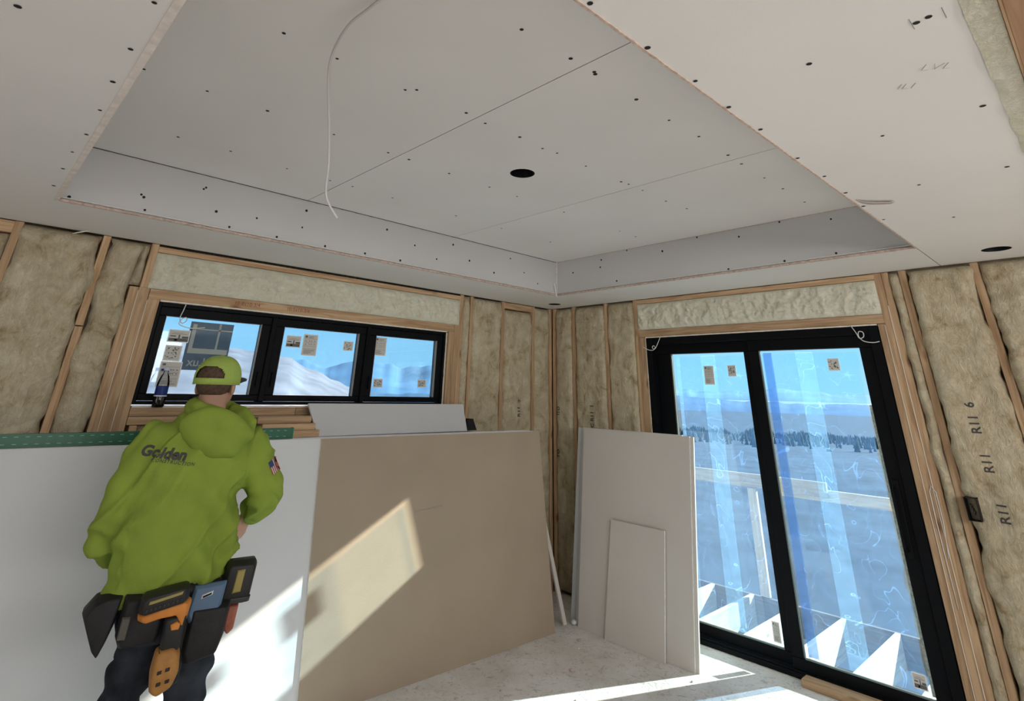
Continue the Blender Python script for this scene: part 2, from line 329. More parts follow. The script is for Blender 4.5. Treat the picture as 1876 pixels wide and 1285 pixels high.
# rough paper / gypsum edges along the tray and dark gaps of the inner corners
def ragged(name, a, b, w0, w1, mat, parent, n=120, dz=(0, 0), amp=.003, seed=0):
    """thin irregular bead running from a to b, w0/w1 = two half-width vectors"""
    bm = bmesh.new(); a = Vector(a); b = Vector(b); w0 = Vector(w0); w1 = Vector(w1); R = []
    for i in range(n+1):
        t = i/n; p = a.lerp(b, t); s = 1+.55*nz(t*n*.35, seed, 1); s2 = 1+.55*nz(t*n*.5, seed+9, 3)
        R.append([bm.verts.new(p+x) for x in (-w0*s-w1*s2, w0*s-w1*s2, w0*s+w1*s2, -w0*s+w1*s2)])
    for i in range(n):
        for k in range(4): bm.faces.new((R[i][k], R[i][(k+1) % 4], R[i+1][(k+1) % 4], R[i+1][k]))
    bm.faces.new(R[0]); bm.faces.new(R[-1][::-1]); return obj(name, bm, mat, parent)
ragged('paper_edge', (TX0, TY1-.002, H+.004), (TX1, TY1-.002, H+.004), (0, .006, 0), (0, 0, .006), PINK, ceil, 260)
ragged('paper_edge', (TX0, TY1-.004, H+.017), (TX1, TY1-.004, H+.017), (0, .004, 0), (0, 0, .002), EDGE, ceil, 260, seed=4)
ragged('paper_edge', (TX1-.002, TY0, H+.004), (TX1-.002, TY1, H+.004), (.006, 0, 0), (0, 0, .006), PINK, ceil, 220, seed=2)
ragged('paper_edge', (TX1-.004, TY0, H+.018), (TX1-.004, TY1, H+.018), (.004, 0, 0), (0, 0, .002), EDGE, ceil, 220, seed=6)
ragged('paper_edge', (TX0, TY0, H+.001), (TX1, TY0, H+.001), (0, .0035, 0), (0, 0, .004), PINK, ceil, 260, seed=12)
ragged('corner_gap', (TX0, TY1-.001, T-.001), (TX1, TY1-.001, T-.001), (0, .003, 0), (0, 0, .0025), plain('joint_dark', (.10, .08, .08), .9), ceil, 200, seed=3)  # dark bead along the open corner joint
ragged('corner_gap', (TX1-.001, TY0, T-.001), (TX1-.001, TY1, T-.001), (.002, 0, 0), (0, 0, .002), PINK, ceil, 160, seed=5)
ragged('paper_edge', (TX1-.004, TY1-.004, H), (TX1-.004, TY1-.004, T), (.005, 0, 0), (0, .005, 0), EDGE, ceil, 40, seed=13)
ragged('torn_paper', (TX1-.010, TY1-.010, H-.012), (TX1-.05, TY1-.012, H+.10), (.006, 0, 0), (0, .004, 0), EDGE, ceil, 14, seed=14)
JM = plain('panel_joint', (.20, .17, .16), .95)
boxo('panel_joint', -2.985-g, -2.985+g, TY0, TY1, T+.004, T+.012, JM, ceil)
boxo('panel_joint', -1.800-g, -1.800+g, TY0, TY1, T+.004, T+.012, JM, ceil)
boxo('panel_joint', TX1, 0, TY0-g, TY0+g, H+.004, H+.012, JM, ceil)
TRAY_SCREWS = [(-3.835, -2.277), (-3.892, -1.665), (-3.652, -1.672), (-3.338, -1.662), (-3.849, -1.082), (-3.61, -1.09), (-3.309, -1.067), (-3.059, -1.071), (-2.921, -1.077), (-4.116, -1.668), (-4.124, -1.08), (-3.635, -2.265), (-3.292, -2.862), (-3.052, -2.867), (-3.338, -2.255), (-3.306, -2.288), (-2.925, -2.872), (-2.91, -2.865), (-3.046, -2.28), (-2.925, -2.265), (-2.646, -2.865), (-2.398, -2.862), (-2.72, -2.275), (-2.163, -2.873), (-2.553, -2.263), (-2.464, -2.278), (-3.046, -1.665), (-2.923, -1.667), (-2.236, -2.275), (-2.66, -1.665), (-1.924, -2.273), (-1.864, -2.281), (-2.366, -1.666), (-1.726, -2.281), (-2.92, -1.078), (-2.142, -1.667), (-1.468, -2.276), (-1.252, -2.293), (-2.645, -1.075), (-2.142, -1.074), (-1.715, -1.671), (-1.723, -1.078), (-1.874, -2.87), (-1.724, -2.868), (-1.455, -2.869), (-1.22, -2.873), (-0.9, -2.874), (-1.2, -1.08), (-.9, -1.67), (-1.1, -1.67)]
SOFFIT_SCREWS = [(-4.444, -2.383), (-4.222, -2.628), (-4.218, -2.371), (-4.217, -2.14), (-4.21, -1.9), (-4.209, -1.643), (-4.22, -1.411), (-4.22, -1.166), (-4.219, -0.873), (-3.534, -3.325), (-3.303, -3.321), (-3.08, -3.326), (-2.878, -3.322), (-2.669, -3.326), (-2.353, -3.322), (-2.104, -3.328), (-1.849, -3.325), (-1.61, -3.324), (-1.333, -3.332), (-2.956, -3.575), (-2.357, -3.587), (-2.965, -3.808), (-2.971, -3.832), (-2.387, -3.847), (-1.768, -3.831), (-1.761, -3.562), (-1.168, -3.573)]
BACK_SCREWS = [(-4.141, 2.393), (-3.859, 2.478), (-3.845, 2.467), (-3.824, 2.402), (-3.571, 2.594), (-3.581, 2.583), (-3.49, 2.473), (-3.267, 2.484), (-3.404, 2.401), (-3.131, 2.398), (-2.981, 2.598), (-2.989, 2.487), (-2.822, 2.4), (-2.537, 2.404), (-2.392, 2.599), (-1.805, 2.603), (-2.259, 2.404), (-1.195, 2.601), (-2.151, 2.532), (-1.949, 2.467), (-1.635, 2.508), (-1.374, 2.455), (-1.031, 2.508), (-0.862, 2.44)]
RIGHT_SCREWS = [(-2.012, 2.655), (-1.39, 2.655), (-1.714, 2.6), (-1.128, 2.615), (-2.609, 2.655), (-2.918, 2.613), (-2.324, 2.605), (-2.906, 2.399), (-2.598, 2.395), (-2.218, 2.391), (-1.715, 2.597), (-0.815, 2.547), (-1.115, 2.555), (-1.274, 2.422)]
bm = bmesh.new()
def dot(c, n, r=.0075):
    n = Vector(n); disc(bm, Vector(c)+n*.0012, n, r*random.uniform(.75, 1.1), 8)
for x, y in TRAY_SCREWS: dot((x, y, T), (0, 0, -1), .008)
for x, y in SOFFIT_SCREWS: dot((x, y, H), (0, 0, -1), .0075)
for x, z in BACK_SCREWS: dot((x, TY1, z), (0, -1, 0), .008)
for y, z in RIGHT_SCREWS: dot((TX1, y, z), (-1, 0, 0), .008)
tag(obj('screw_heads', bm, SCREW, ceil), 'black drywall screw heads dotting the panels', kind='stuff')
# pencil notes on the soffit sheet, tear of joint paper
text('pencil_mark', 'LVL', .045, (-2.72, -3.80, H-.001), (.55, -.83, 0), (-.83, -.55, 0), PENCIL2, ceil, bold=-.0016)
text('pencil_mark', 'ILI', .045, (-2.66, -3.72, H-.001), (.55, -.83, 0), (-.83, -.55, 0), PENCIL2, ceil, bold=-.0016)
for y in (-3.86, -3.80):
    boxo('pencil_mark', -2.99, -2.94, y, y+.0015, H-.001, H, PENCIL, ceil)
def can_light(x, y, z, r, label):
    t = empty('recessed_light_housing', label, 'light housing', (x, y, z), 'open recessed light housings in the ceiling')
    bm = bmesh.new(); R = [];
    for rr, zz in ((r*.98, z), (r*.98, z+.11), (r*.93, z+.118), (.001, z+.118)):
        R.append([bm.verts.new((x+rr*math.cos(2*PI*k/28), y+rr*math.sin(2*PI*k/28), zz)) for k in range(28)])
    for i in range(3):
        for k in range(28): bm.faces.new((R[i][k], R[i][(k+1) % 28], R[i+1][(k+1) % 28], R[i+1][k]))
    obj('can', bm, plain('can_black', (.012, .012, .014), .4), t, smooth=True)
    bm = bmesh.new(); tube(bm, [(x-r*.3, y, z+.08), (x-r*.3, y+.01, z+.05), (x-r*.1, y+.02, z+.04)], .005, 6); obj('lead_wire', bm, plain('copper_wire', (.6, .35, .2), .4), t, smooth=True)
    bm = bmesh.new(); box(bm, x+.01, x+.04, y-.015, y+.01, z+.075, z+.117); obj('socket', bm, plain('socket_white', (.5, .5, .48), .6), t)
can_light(-2.385, -1.956, T+.001, .068, 'open black recessed light housing in the middle of the tray ceiling')
can_light(-.304, -3.62, H+.001, .068, 'open recessed light hole at right edge of the low ceiling above the R11 batts')
can_light(-.244, -.261, H+.001, .062, 'small open light hole in the low ceiling right at the room corner')

# ------------------------------------------------------------------ walls
def batt(parent, plane, a0, a1, z0, z1, label=None, mat=None, bulge=.022, back=.03, wander=.010, seed=0, rough=1.0, name='insulation_batt', step=.016, ridge=0.0):
    """fibreglass batt; plane 'back' (face towards -y at y=0, a=x) or 'right' (face towards -x at x=0, a=y)"""
    nu = max(8, int((a1-a0)/step)); nv = max(8, int((z1-z0)/step)); bm = bmesh.new(); G = []
    W_ = a1-a0
    for j in range(nv+1):
        row = []; tz = j/nv; z = z0+(z1-z0)*tz
        e0 = wander*(nz(z*5, seed, 2)*1.3+nz(z*17, seed, 5)*.6)+.004; e1 = wander*(nz(z*5, seed+31, 2)*1.3+nz(z*17, seed+37, 5)*.6)+.004
        for i in range(nu+1):
            s = i/nu; a = (a0-e0)+(a1-a0+e0+e1)*s
            d = min(s, 1-s)*W_; prof = 1-math.exp(-(d/.014)) if d > 0 else 0
            zz = min(tz, 1-tz)*(z1-z0); pz = 1-math.exp(-(zz/.02))
            f = prof*pz
            out = bulge*(.7+.55*nz(a*4, z*3, seed))+rough*(.012*nz(a*11, z*7, seed+3)+.007*nz(a*26, z*15, seed+5)+.004*nz(a*70, z*40, seed+7)+.006*(.5-abs(nz(a*9+z*4, z*6-a*3, seed+11)))**3*8)
            if ridge: out += ridge*(.5-abs(nz(a*34+nz(a*5, z*9)*4, z*38+nz(a*8, z*3)*3, seed+19)))*1.6
            out = max(out, .003)
            y = -(out*f) + (1-f)*back
            row.append(bm.verts.new((a, y, z) if plane == 'back' else (y, a, z)))
        G.append(row)
    for j in range(nv):
        for i in range(nu): bm.faces.new((G[j][i], G[j][i+1], G[j+1][i+1], G[j+1][i]))
    o = obj(name, bm, mat or BATT, parent, smooth=True)
    if label: o['label'] = label
    return o
wb = empty('wall_back', loc=(0, 0, 0), kind='structure')
for x0, x1, z0, z1 in ((-8.3, WX0, 0, 2.36), (WX1, WT, 0, 2.36), (WX0, WX1, 0, WZ0-.01), (WX0, WX1, WZ1+.01, 2.36), (-8.3, WT, 2.36, 2.86)):
    boxo('sheathing', x0, x1, .115, WT, z0, z1, SHEATH, wb)
def stud_b(x0, x1, z0=.0, z1=2.365, y=0.0, name='stud'): return boxo(name, x0, x1, y, .112, z0, z1, WZ, wb, bev=.002)
for x0, x1 in ((-.038, 0), (-.290, -.252), (-.702, -.664), (-1.085, -1.055)): stud_b(x0, x1)
stud_b(-4.290, -4.252); stud_b(-3.890, -3.852, 1.86, 2.365); stud_b(-3.888, -3.850, 0, 1.855, .002)
stud_b(-4.690, -4.652); stud_b(-5.09, -5.05)
stud_b(-3.640, -3.600, 2.10, 2.365)
stud_b(-3.690, -3.645, 0, 2.10); stud_b(-3.643, -3.586, 0, 2.10); stud_b(-3.584, -3.520, 0, 2.04, .0)
stud_b(-1.254, -1.205, 0, 2.10); stud_b(-1.312, -1.256, 0, 2.04); stud_b(-1.205, -1.165, 0, 2.365, .002)
boxo('caulk_line', -3.6455, -3.6425, -.004, .02, 1.2, 2.08, CAULK, wb); boxo('caulk_line', -3.5865, -3.5835, -.004, .02, 1.2, 2.03, CAULK, wb)
boxo('header', -3.583, -1.257, .0, .112, 2.040, 2.098, WX, wb, bev=.002)
boxo('top_plate', -3.600, -1.205, .0, .112, 2.318, 2.352, WX, wb, bev=.002)
ragged('dark_gap', (-3.45, 0, 2.358), (-1.22, 0, 2.358), (0, .004, 0), (0, 0, .004), DARK, wb, 200, seed=21)
boxo('blocking', -.664, -.290, .0, .112, 2.305, 2.362, WX, wb, bev=.002)
boxo('blocking', -4.652, -4.290, .0, .112, 2.300, 2.362, WX, wb, bev=.002)
boxo('sill_plate', -3.518, -2.56, -.0, .112, 1.402, 1.448, WX, wb, bev=.002); boxo('sill_plate', -2.558, -1.315, -.0, .112, 1.402, 1.448, WX, wb, bev=.002)
boxo('sill_plate', -3.518, -1.315, -.0, .112, 1.358, 1.400, WX, wb, bev=.002)
for x in (-3.50, -3.10, -2.70, -2.30, -1.90, -1.5): stud_b(x, x+.038, 0, 1.356)
for i, x in enumerate((-3.46, -3.06, -2.66, -2.26, -1.86)): batt(wb, 'back', x, x+.36, .02, 1.35, seed=60+i, bulge=.01)
ragged('foam_sealant', (-3.515, .005, 1.452), (-1.33, .005, 1.452), (0, .012, 0), (0, 0, .005), CAULK, wb, 120, seed=30)
ragged('foam_sealant', (-3.515, .012, 2.036), (-1.33, .012, 2.036), (0, .01, 0), (0, 0, .004), CAULK, wb, 120, seed=31)
ragged('foam_sealant', (-1.316, .03, 1.46), (-1.316, .03, 2.03), (.005, 0, 0), (0, .006, 0), CAULK, wb, 40, seed=32)
batt(wb, 'back', -.252, -.038, .02, 2.36, seed=1)
batt(wb, 'back', -.664, -.290, .02, 2.298, seed=2)
batt(wb, 'back', -1.055, -.702, .02, 2.36, seed=3, bulge=.03)
batt(wb, 'back', -1.165, -1.085, .02, 2.36, seed=4, wander=.008)
batt(wb, 'back', -3.850, -3.692, .02, 2.36, seed=5, bulge=.05, wander=.024)
batt(wb, 'back', -3.69, -3.645, 2.11, 2.36, seed=55, bulge=.03, wander=.006)
batt(wb, 'back', -4.252, -3.890, .02, 2.36, seed=6, bulge=.06, wander=.026)
batt(wb, 'back', -4.652, -4.290, .02, 2.295, seed=7, bulge=.03)
batt(wb, 'back', -5.05, -4.690, .02, 2.36, seed=8)
def foam(parent, plane, a0, a1, z0, z1, seed):
    return batt(parent, plane, a0, a1, z0, z1, mat=FOAM, bulge=.014, wander=.003, seed=seed, rough=1.6, name='insulation_strip', step=.009, ridge=.014, back=.008)
foam(wb, 'back', -3.600, -1.208, 2.100, 2.316, 90)['label'] = 'pale yellow foil-smooth strip of insulation over the windows'
def batt_text(s, plane, a, z, size, parent):
    u, v = ((0, 0, 1), (-1, 0, 0)) if plane == 'back' else ((0, 0, 1), (0, 1, 0))
    o_ = (a, -.050, z) if plane == 'back' else (-.055, a, z)
    return s, u, v, o_
def project_text(s, size, plane, a, z, targets, parent, mat=INK, bold=.001):
    """print lettering onto the bulging face of a batt"""
    u, v = ((0, 0, 1), (-1, 0, 0)) if plane == 'back' else ((0, 0, 1), (0, 1, 0))
    me = text_mesh(s, size, (a, 0, z) if plane == 'back' else (0, a, z), u, v, extr=0, bold=bold)
    bm = bmesh.new(); bm.from_mesh(me); bmesh.ops.subdivide_edges(bm, edges=[e for e in bm.edges if e.calc_length() > .01], cuts=1); bmesh.ops.triangulate(bm, faces=bm.faces)
    tb = bmesh.new(); 
    for t in targets:
        m2 = t.data.copy(); m2.transform(Matrix.Translation(WLOC[t.name])); tb.from_mesh(m2); bpy.data.meshes.remove(m2)
    tree = BVHTree.FromBMesh(tb); tb.free()
    for vv in bm.verts:
        if plane == 'back': h = tree.ray_cast(Vector((vv.co.x, -1, vv.co.z)), Vector((0, 1, 0))); 
        else: h = tree.ray_cast(Vector((-1, vv.co.y, vv.co.z)), Vector((1, 0, 0)))
        if h[0]:
            if plane == 'back': vv.co.y = h[0].y-.0025
            else: vv.co.x = h[0].x-.0025
    return obj('printed_text', bm, mat, parent)
bs = [o for o in wb.children if o.name.startswith('insulation_batt')]
project_text('R11  2', .055, 'back', -.475, 1.44, bs, wb)
# right wall
wr = empty('wall_right', loc=(0, 0, 0), kind='structure')
for y0, y1, z0, z1 in ((DY1+.005, WT, 0, 2.36), (-4.6, DY0-.005, 0, 2.36), (-5.75, -4.6, 0, 2.36), (-6.3, -5.75, 2.1, 2.36), (-9, -6.3, 0, 2.36), (DY0-.005, DY1+.005, DZ1+.01, 2.36), (-9, WT, 2.36, 2.86)):  # unseen gap past the camera is added to bounce sun off the floor
    boxo('sheathing', .115, WT, y0, y1, z0, z1, SHEATH, wr)
def stud_r(y0, y1, z0=0, z1=2.365, x=0.0): return boxo('stud', x, .112, y0, y1, z0, z1, WZ, wr, bev=.002)
stud_r(-.050, -.012); stud_r(-.305, -.267); stud_r(-.700, -.668); stud_r(-1.038, -1.000); stud_r(-1.108, -1.040, 0, 2.04)
stud_r(-2.930, -2.890, 0, 2.04, .0); stud_r(-2.974, -2.932, 0, 2.365); stud_r(-3.014, -2.976, 0, 2.365, .002)
boxo('caulk_line', -.004, .02, -2.9325, -2.9295, .05, 2.03, CAULK, wr); boxo('caulk_line', -.004, .02, -2.9765, -2.9735, .05, 2.15, CAULK, wr)
stud_r(-3.115, -3.075); stud_r(-3.490, -3.450); stud_r(-3.90, -3.862); stud_r(-4.30, -4.26)
boxo('header', .0, .112, -2.932, -1.040, 2.042, 2.100, WY, wr, bev=.002)
boxo('top_plate', .0, .112, -2.932, -1.040, 2.326, 2.362, WY, wr, bev=.002)
foam(wr, 'right', -2.932, -1.040, 2.102, 2.324, 91)['label'] = 'pale yellow foil-smooth strip of insulation over the sliding door'
batt(wr, 'right', -.267, -.050, .02, 2.36, seed=11)
batt(wr, 'right', -.668, -.305, .02, 2.36, seed=12)
batt(wr, 'right', -1.000, -.700, .02, 2.36, seed=13)
batt(wr, 'right', -3.075, -3.014, .02, 2.36, seed=14, wander=.012, bulge=.03, rough=1.6)
batt(wr, 'right', -3.450, -3.115, .02, 2.36, seed=15, bulge=.055, wander=.022)
batt(wr, 'right', -3.862, -3.490, .02, 2.36, seed=16, bulge=.055, wander=.024)
batt(wr, 'right', -4.26, -3.90, .02, 2.36, seed=17)
ragged('foam_sealant', (.0, -2.885, 2.036), (.0, -1.115, 2.036), (.010, 0, 0), (0, 0, .004), CAULK, wr, 120, seed=41)
ragged('foam_sealant', (.005, -1.110, .02), (.005, -1.110, 2.035), (.008, 0, 0), (0, .004, 0), CAULK, wr, 120, seed=42)
rs = [o for o in wr.children if o.name.startswith('insulation_batt')]
for s, y, z in (('R11  6', -3.262, 1.50), ('R11', -3.268, 1.275), ('R11', -3.277, 1.04)): project_text(s, .062, 'right', y, z, rs, wr)
project_text('NC R11  1', .052, 'right', -.50, 1.37, rs, wr); project_text('TO', .05, 'right', -.085, 1.06, rs, wr); project_text('ITO', .045, 'right', -.10, 1.42, rs, wr)
WARMW = plain('house_drywall', (.70, .66, .60), .9)  # walls out of view, added to shut out blue sky and bounce warm light
wl = empty('wall_left', loc=(-8.2, -4.5, 0), kind='structure'); boxo('drywall', -8.32, -8.2, -9, WT, 0, 2.86, WARMW, wl)
wrear = empty('wall_rear', loc=(-4, -9, 0), kind='structure'); boxo('drywall', -8.32, WT, -9.12, -9, 0, 2.86, WARMW, wrear)
# front wall: top strip of insulation and the wooden beam over the opening the picture is taken from
wf = empty('wall_front', loc=(0, YF, 0), kind='structure')
bm = bmesh.new(); G = []
for i in range(181):
    x = XL+(0-XL)*i/180; row = []
    for j in range(9):
        y = YF+.012-.058*j/8 + (.007*nz(x*9, 1, 0)+.004*nz(x*30, 2, 0) if j == 0 else 0)
        row.append(bm.verts.new((x, y, H-.002-.003*math.sin(PI*j/8)-.003*nz(x*9, y*40, 3))))
    G.append(row)
for i in range(180):
    for j in range(8): bm.faces.new((G[i][j], G[i+1][j], G[i+1][j+1], G[i][j+1]))
obj('insulation_strip', bm, FOAM, wf, smooth=True)
boxo('beam', XL, 0, YF-.30, YF-.052, H-.012, H+.10, wood('beam_wood', 0, (.40, .23, .13), (.50, .31, .19)), wf, bev=.002)
boxo('beam_lip', XL, 0, YF-.052, YF-.047, H-.010, H+.05, WX, wf)
boxo('drywall_back', TX0, 0, -9, YF-.30, H+.0, H+.013, CEIL_DW, wf)

# ------------------------------------------------------------------ stickers
PAPER = plain('sticker_paper', (.60, .58, .54), .8); PAPERW = plain('sticker_border', (.85, .85, .83), .8)
PRINT = plain('sticker_print', (.13, .13, .13), .8); PRINTB = plain('sticker_blue', (.03, .06, .25), .7)
def sticker(parent, plane, a0, a1, z0, z1, off, style, off2=.0, label=None):
    """sticker on the room side of a pane. plane back: a=x; right: a=y (a0 is the image-left edge)"""
    s = 1 if a1 > a0 else -1
    def P(a, z, d): return (a, off-d, z) if plane == 'back' else (off-d, a, z)
    def quad(bm, a, b, c, d_, dep, mi):
        f = bm.faces.new([bm.verts.new(P(x, y, dep)) for x, y in ((a, c), (b, c), (b, d_), (a, d_))]); f.material_index = mi
    W_, H_ = a1-a0, z1-z0
    bm = bmesh.new()
    if style in ('label', 'tall', 'house', 'photo'):
        v = []
    m = .005
    def bx(bm, a, b, c, d_, t0, t1, mi):
        if plane == 'back': box(bm, a, b, off-t1, off-t0, c, d_, mi)
        else: box(bm, off-t1, off-t0, a, b, c, d_, mi)
    bx(bm, a0-m*s, a1+m*s, z0-m, z1+m, 0, .0006, 0)
    st = obj('sticker', bm, PAPERW, parent)
    if label: st['label'] = label
    bm = bmesh.new(); bx(bm, a0, a1, z0, z1, .0006, .0009, 0)
    rnd = random.Random(int(abs(a0)*1000+z0*100))
    def fr(x0, x1, y0, y1, mi): bx(bm, a0+W_*x0, a0+W_*x1, z0+H_*y0, z0+H_*y1, .0009, .0013, mi)
    if style == 'tall':
        fr(.08, .26, .86, .96, 1)
        for y in (.80, .62, .44, .30): fr(.05, .95, y, y+.008, 1)
        for y in (.68, .52):
            for x in (.12, .4, .55, .78): fr(x, x+.08, y, y+.03, 1)
        for k in range(5): fr(.1, .5+rnd.random()*.4, .06+k*.045, .075+k*.045, 1)
        for k in range(3): fr(.35, .6+rnd.random()*.3, .84+k*.04, .855+k*.04, 1)
    elif style == 'blue':
        fr(.06, .22, .86, .95, 1); fr(.06, .42, .62, .72, 2)
        for y in (.80, .58, .44, .30): fr(.05, .95, y, y+.008, 1)
        for y in (.66, .50):
            for x in (.5, .62, .80): fr(x, x+.09, y, y+.035, 1)
        for k in range(4): fr(.1, .5+rnd.random()*.4, .08+k*.045, .095+k*.045, 1)
    elif style == 'photo':
        fr(.0, 1, .0, .28, 1); fr(.05, .35, .42, .52, 1); fr(.48, .56, .28, .62, 1); fr(.66, 1, .3, .48, 1); fr(.1, .9, .66, .69, 1); fr(.2, .7, .78, .80, 1); fr(.3, .45, .05, .2, 0)
    else:
        for k in range(26): x = rnd.random()*.82; y = rnd.random()*.85; fr(x, x+.05+rnd.random()*.12, y, y+.03+rnd.random()*.08, 1 if rnd.random() < .8 else 0)
    obj('sticker_print', bm, [PAPER, PRINT, PRINTB], st)
    return st

# ------------------------------------------------------------------ window_1 (three-light window)
win = empty('window_1', loc=(-2.42, .06, WZ0), kind='structure')
FY0, FY1 = .030, .105
bm = bmesh.new()
box(bm, WX0+.022, WX1-.022, FY0+.0005, FY1-.0005, WZ1-.022, WZ1, bev=.002); box(bm, WX0+.022, WX1-.022, FY0+.0005, FY1-.0005, WZ0, WZ0+.018, bev=.002)
box(bm, WX0, WX0+.022, FY0, FY1, WZ0, WZ1, bev=.002); box(bm, WX1-.022, WX1, FY0, FY1, WZ0, WZ1, bev=.002)
for x in (-2.793, -2.060): box(bm, x-.016, x+.016, FY0, FY1, WZ0+.018, WZ1-.022, bev=.002)
obj('outer_frame', bm, BLACK, win)
PZ0, PZ1 = 1.520, 1.957
for i, (a, b) in enumerate(((-3.453, -2.872), (-2.716, -2.134), (-1.986, -1.400))):
    l = [WX0+.024, -2.775, -2.042][i]; r = [-2.811, -2.078, WX1-.024][i]
    bm = bmesh.new()
    for x0, x1, z0, z1 in ((l, r, PZ1, WZ1-.024), (l, r, WZ0+.020, PZ0), (l, a, PZ0, PZ1), (b, r, PZ0, PZ1)): box(bm, x0, x1, FY0+.012, FY1-.01, z0, z1, bev=.003)
    box(bm, l+.01, r-.01, FY0+.004, FY0+.014, WZ0+.022, WZ0+.034, bev=.002)
    sash = obj('sash', bm, BLACK, win)
    boxo('pane', a, b, .064, .068, PZ0, PZ1, GLASS, sash)
    bm = bmesh.new(); box(bm, b-.004, b, FY0+.011, .064, PZ0, PZ1); box(bm, a, a+.002, FY0+.011, .064, PZ0, PZ1); tag(obj('glazing_bead', bm, plain('bead_grey', (.30, .29, .28), .5), sash), 'grey glazing bead')
    boxo('protective_film', a+.004, b-.004, .0695, .0700, PZ0+.004, PZ1-.004, FILMW, sash)
    for x in (l+.03,) if i else (r-.03,):
        boxo('latch', x-.006, x+.006, FY0-.006, FY0+.014, PZ0+.05, PZ0+.14, BLACK, sash, bev=.002)
    boxo('latch', (a+b)/2-.05, (a+b)/2+.05, FY0-.004, FY0+.012, WZ0+.036, WZ0+.046, BLACK, sash, bev=.002)
SO = .0638
sticker(win, 'back', -3.407, -3.298, 1.815, 1.878, SO, 'photo'); sticker(win, 'back', -3.405, -3.322, 1.706, 1.786, SO, 'mix')
sticker(win, 'back', -3.408, -3.300, 1.562, 1.694, SO, 'blue')
sticker(win, 'back', -2.676, -2.580, 1.832, 1.900, SO, 'photo'); sticker(win, 'back', -2.556, -2.455, 1.784, 1.918, SO, 'tall'); sticker(win, 'back', -2.240, -2.170, 1.835, 1.893, SO, 'mix')
sticker(win, 'back', -1.978, -1.882, 1.816, 1.942, SO, 'tall'); sticker(win, 'back', -1.952, -1.880, 1.588, 1.640, SO, 'mix'); sticker(win, 'back', -1.545, -1.470, 1.596, 1.645, SO, 'mix')
# big translucent sign sheet on the outside of the first pane, lettering seen from behind
SG = film_mat('sign_sheet', .86, (.24, .27, .34), (.6, .62, .66), False, 1.0)
sign = boxo('sign_sheet', -3.300, -3.042, .0705, .0712, 1.655, 1.940, SG, win); sign['label'] = 'grey see-through sign sheet with reversed lettering and a square window emblem'
SGL = plain('sign_light', (.66, .63, .60), .8)
bm = bmesh.new()
for a, b, c, d_ in ((-3.285, -3.262, 1.752, 1.925), (-3.262, -3.052, 1.752, 1.782), (-3.262, -3.042, 1.893, 1.900), (-3.130, -3.118, 1.782, 1.935)): box(bm, a, b, .0690, .0697, c, d_)
obj('emblem', bm, SGL, sign)
text('sign_lettering', 'erLux', .070, (-3.190, .0692, 1.700), (1, 0, 0), (0, 0, 1), SGL, sign, extr=.0003, mirror=True, bold=.0006)
text('marker_note', '10-8x10-3/4', .034, (-3.01, -.0012, 2.071), (1, 0, 0), (0, 0, 1), REDINK, wb, bold=-.0004)
text('marker_note', '10-5x10-3/4', .034, (-2.66, -.0012, 2.071), (1, 0, 0), (0, 0, 1), REDINK, wb, bold=-.0004)

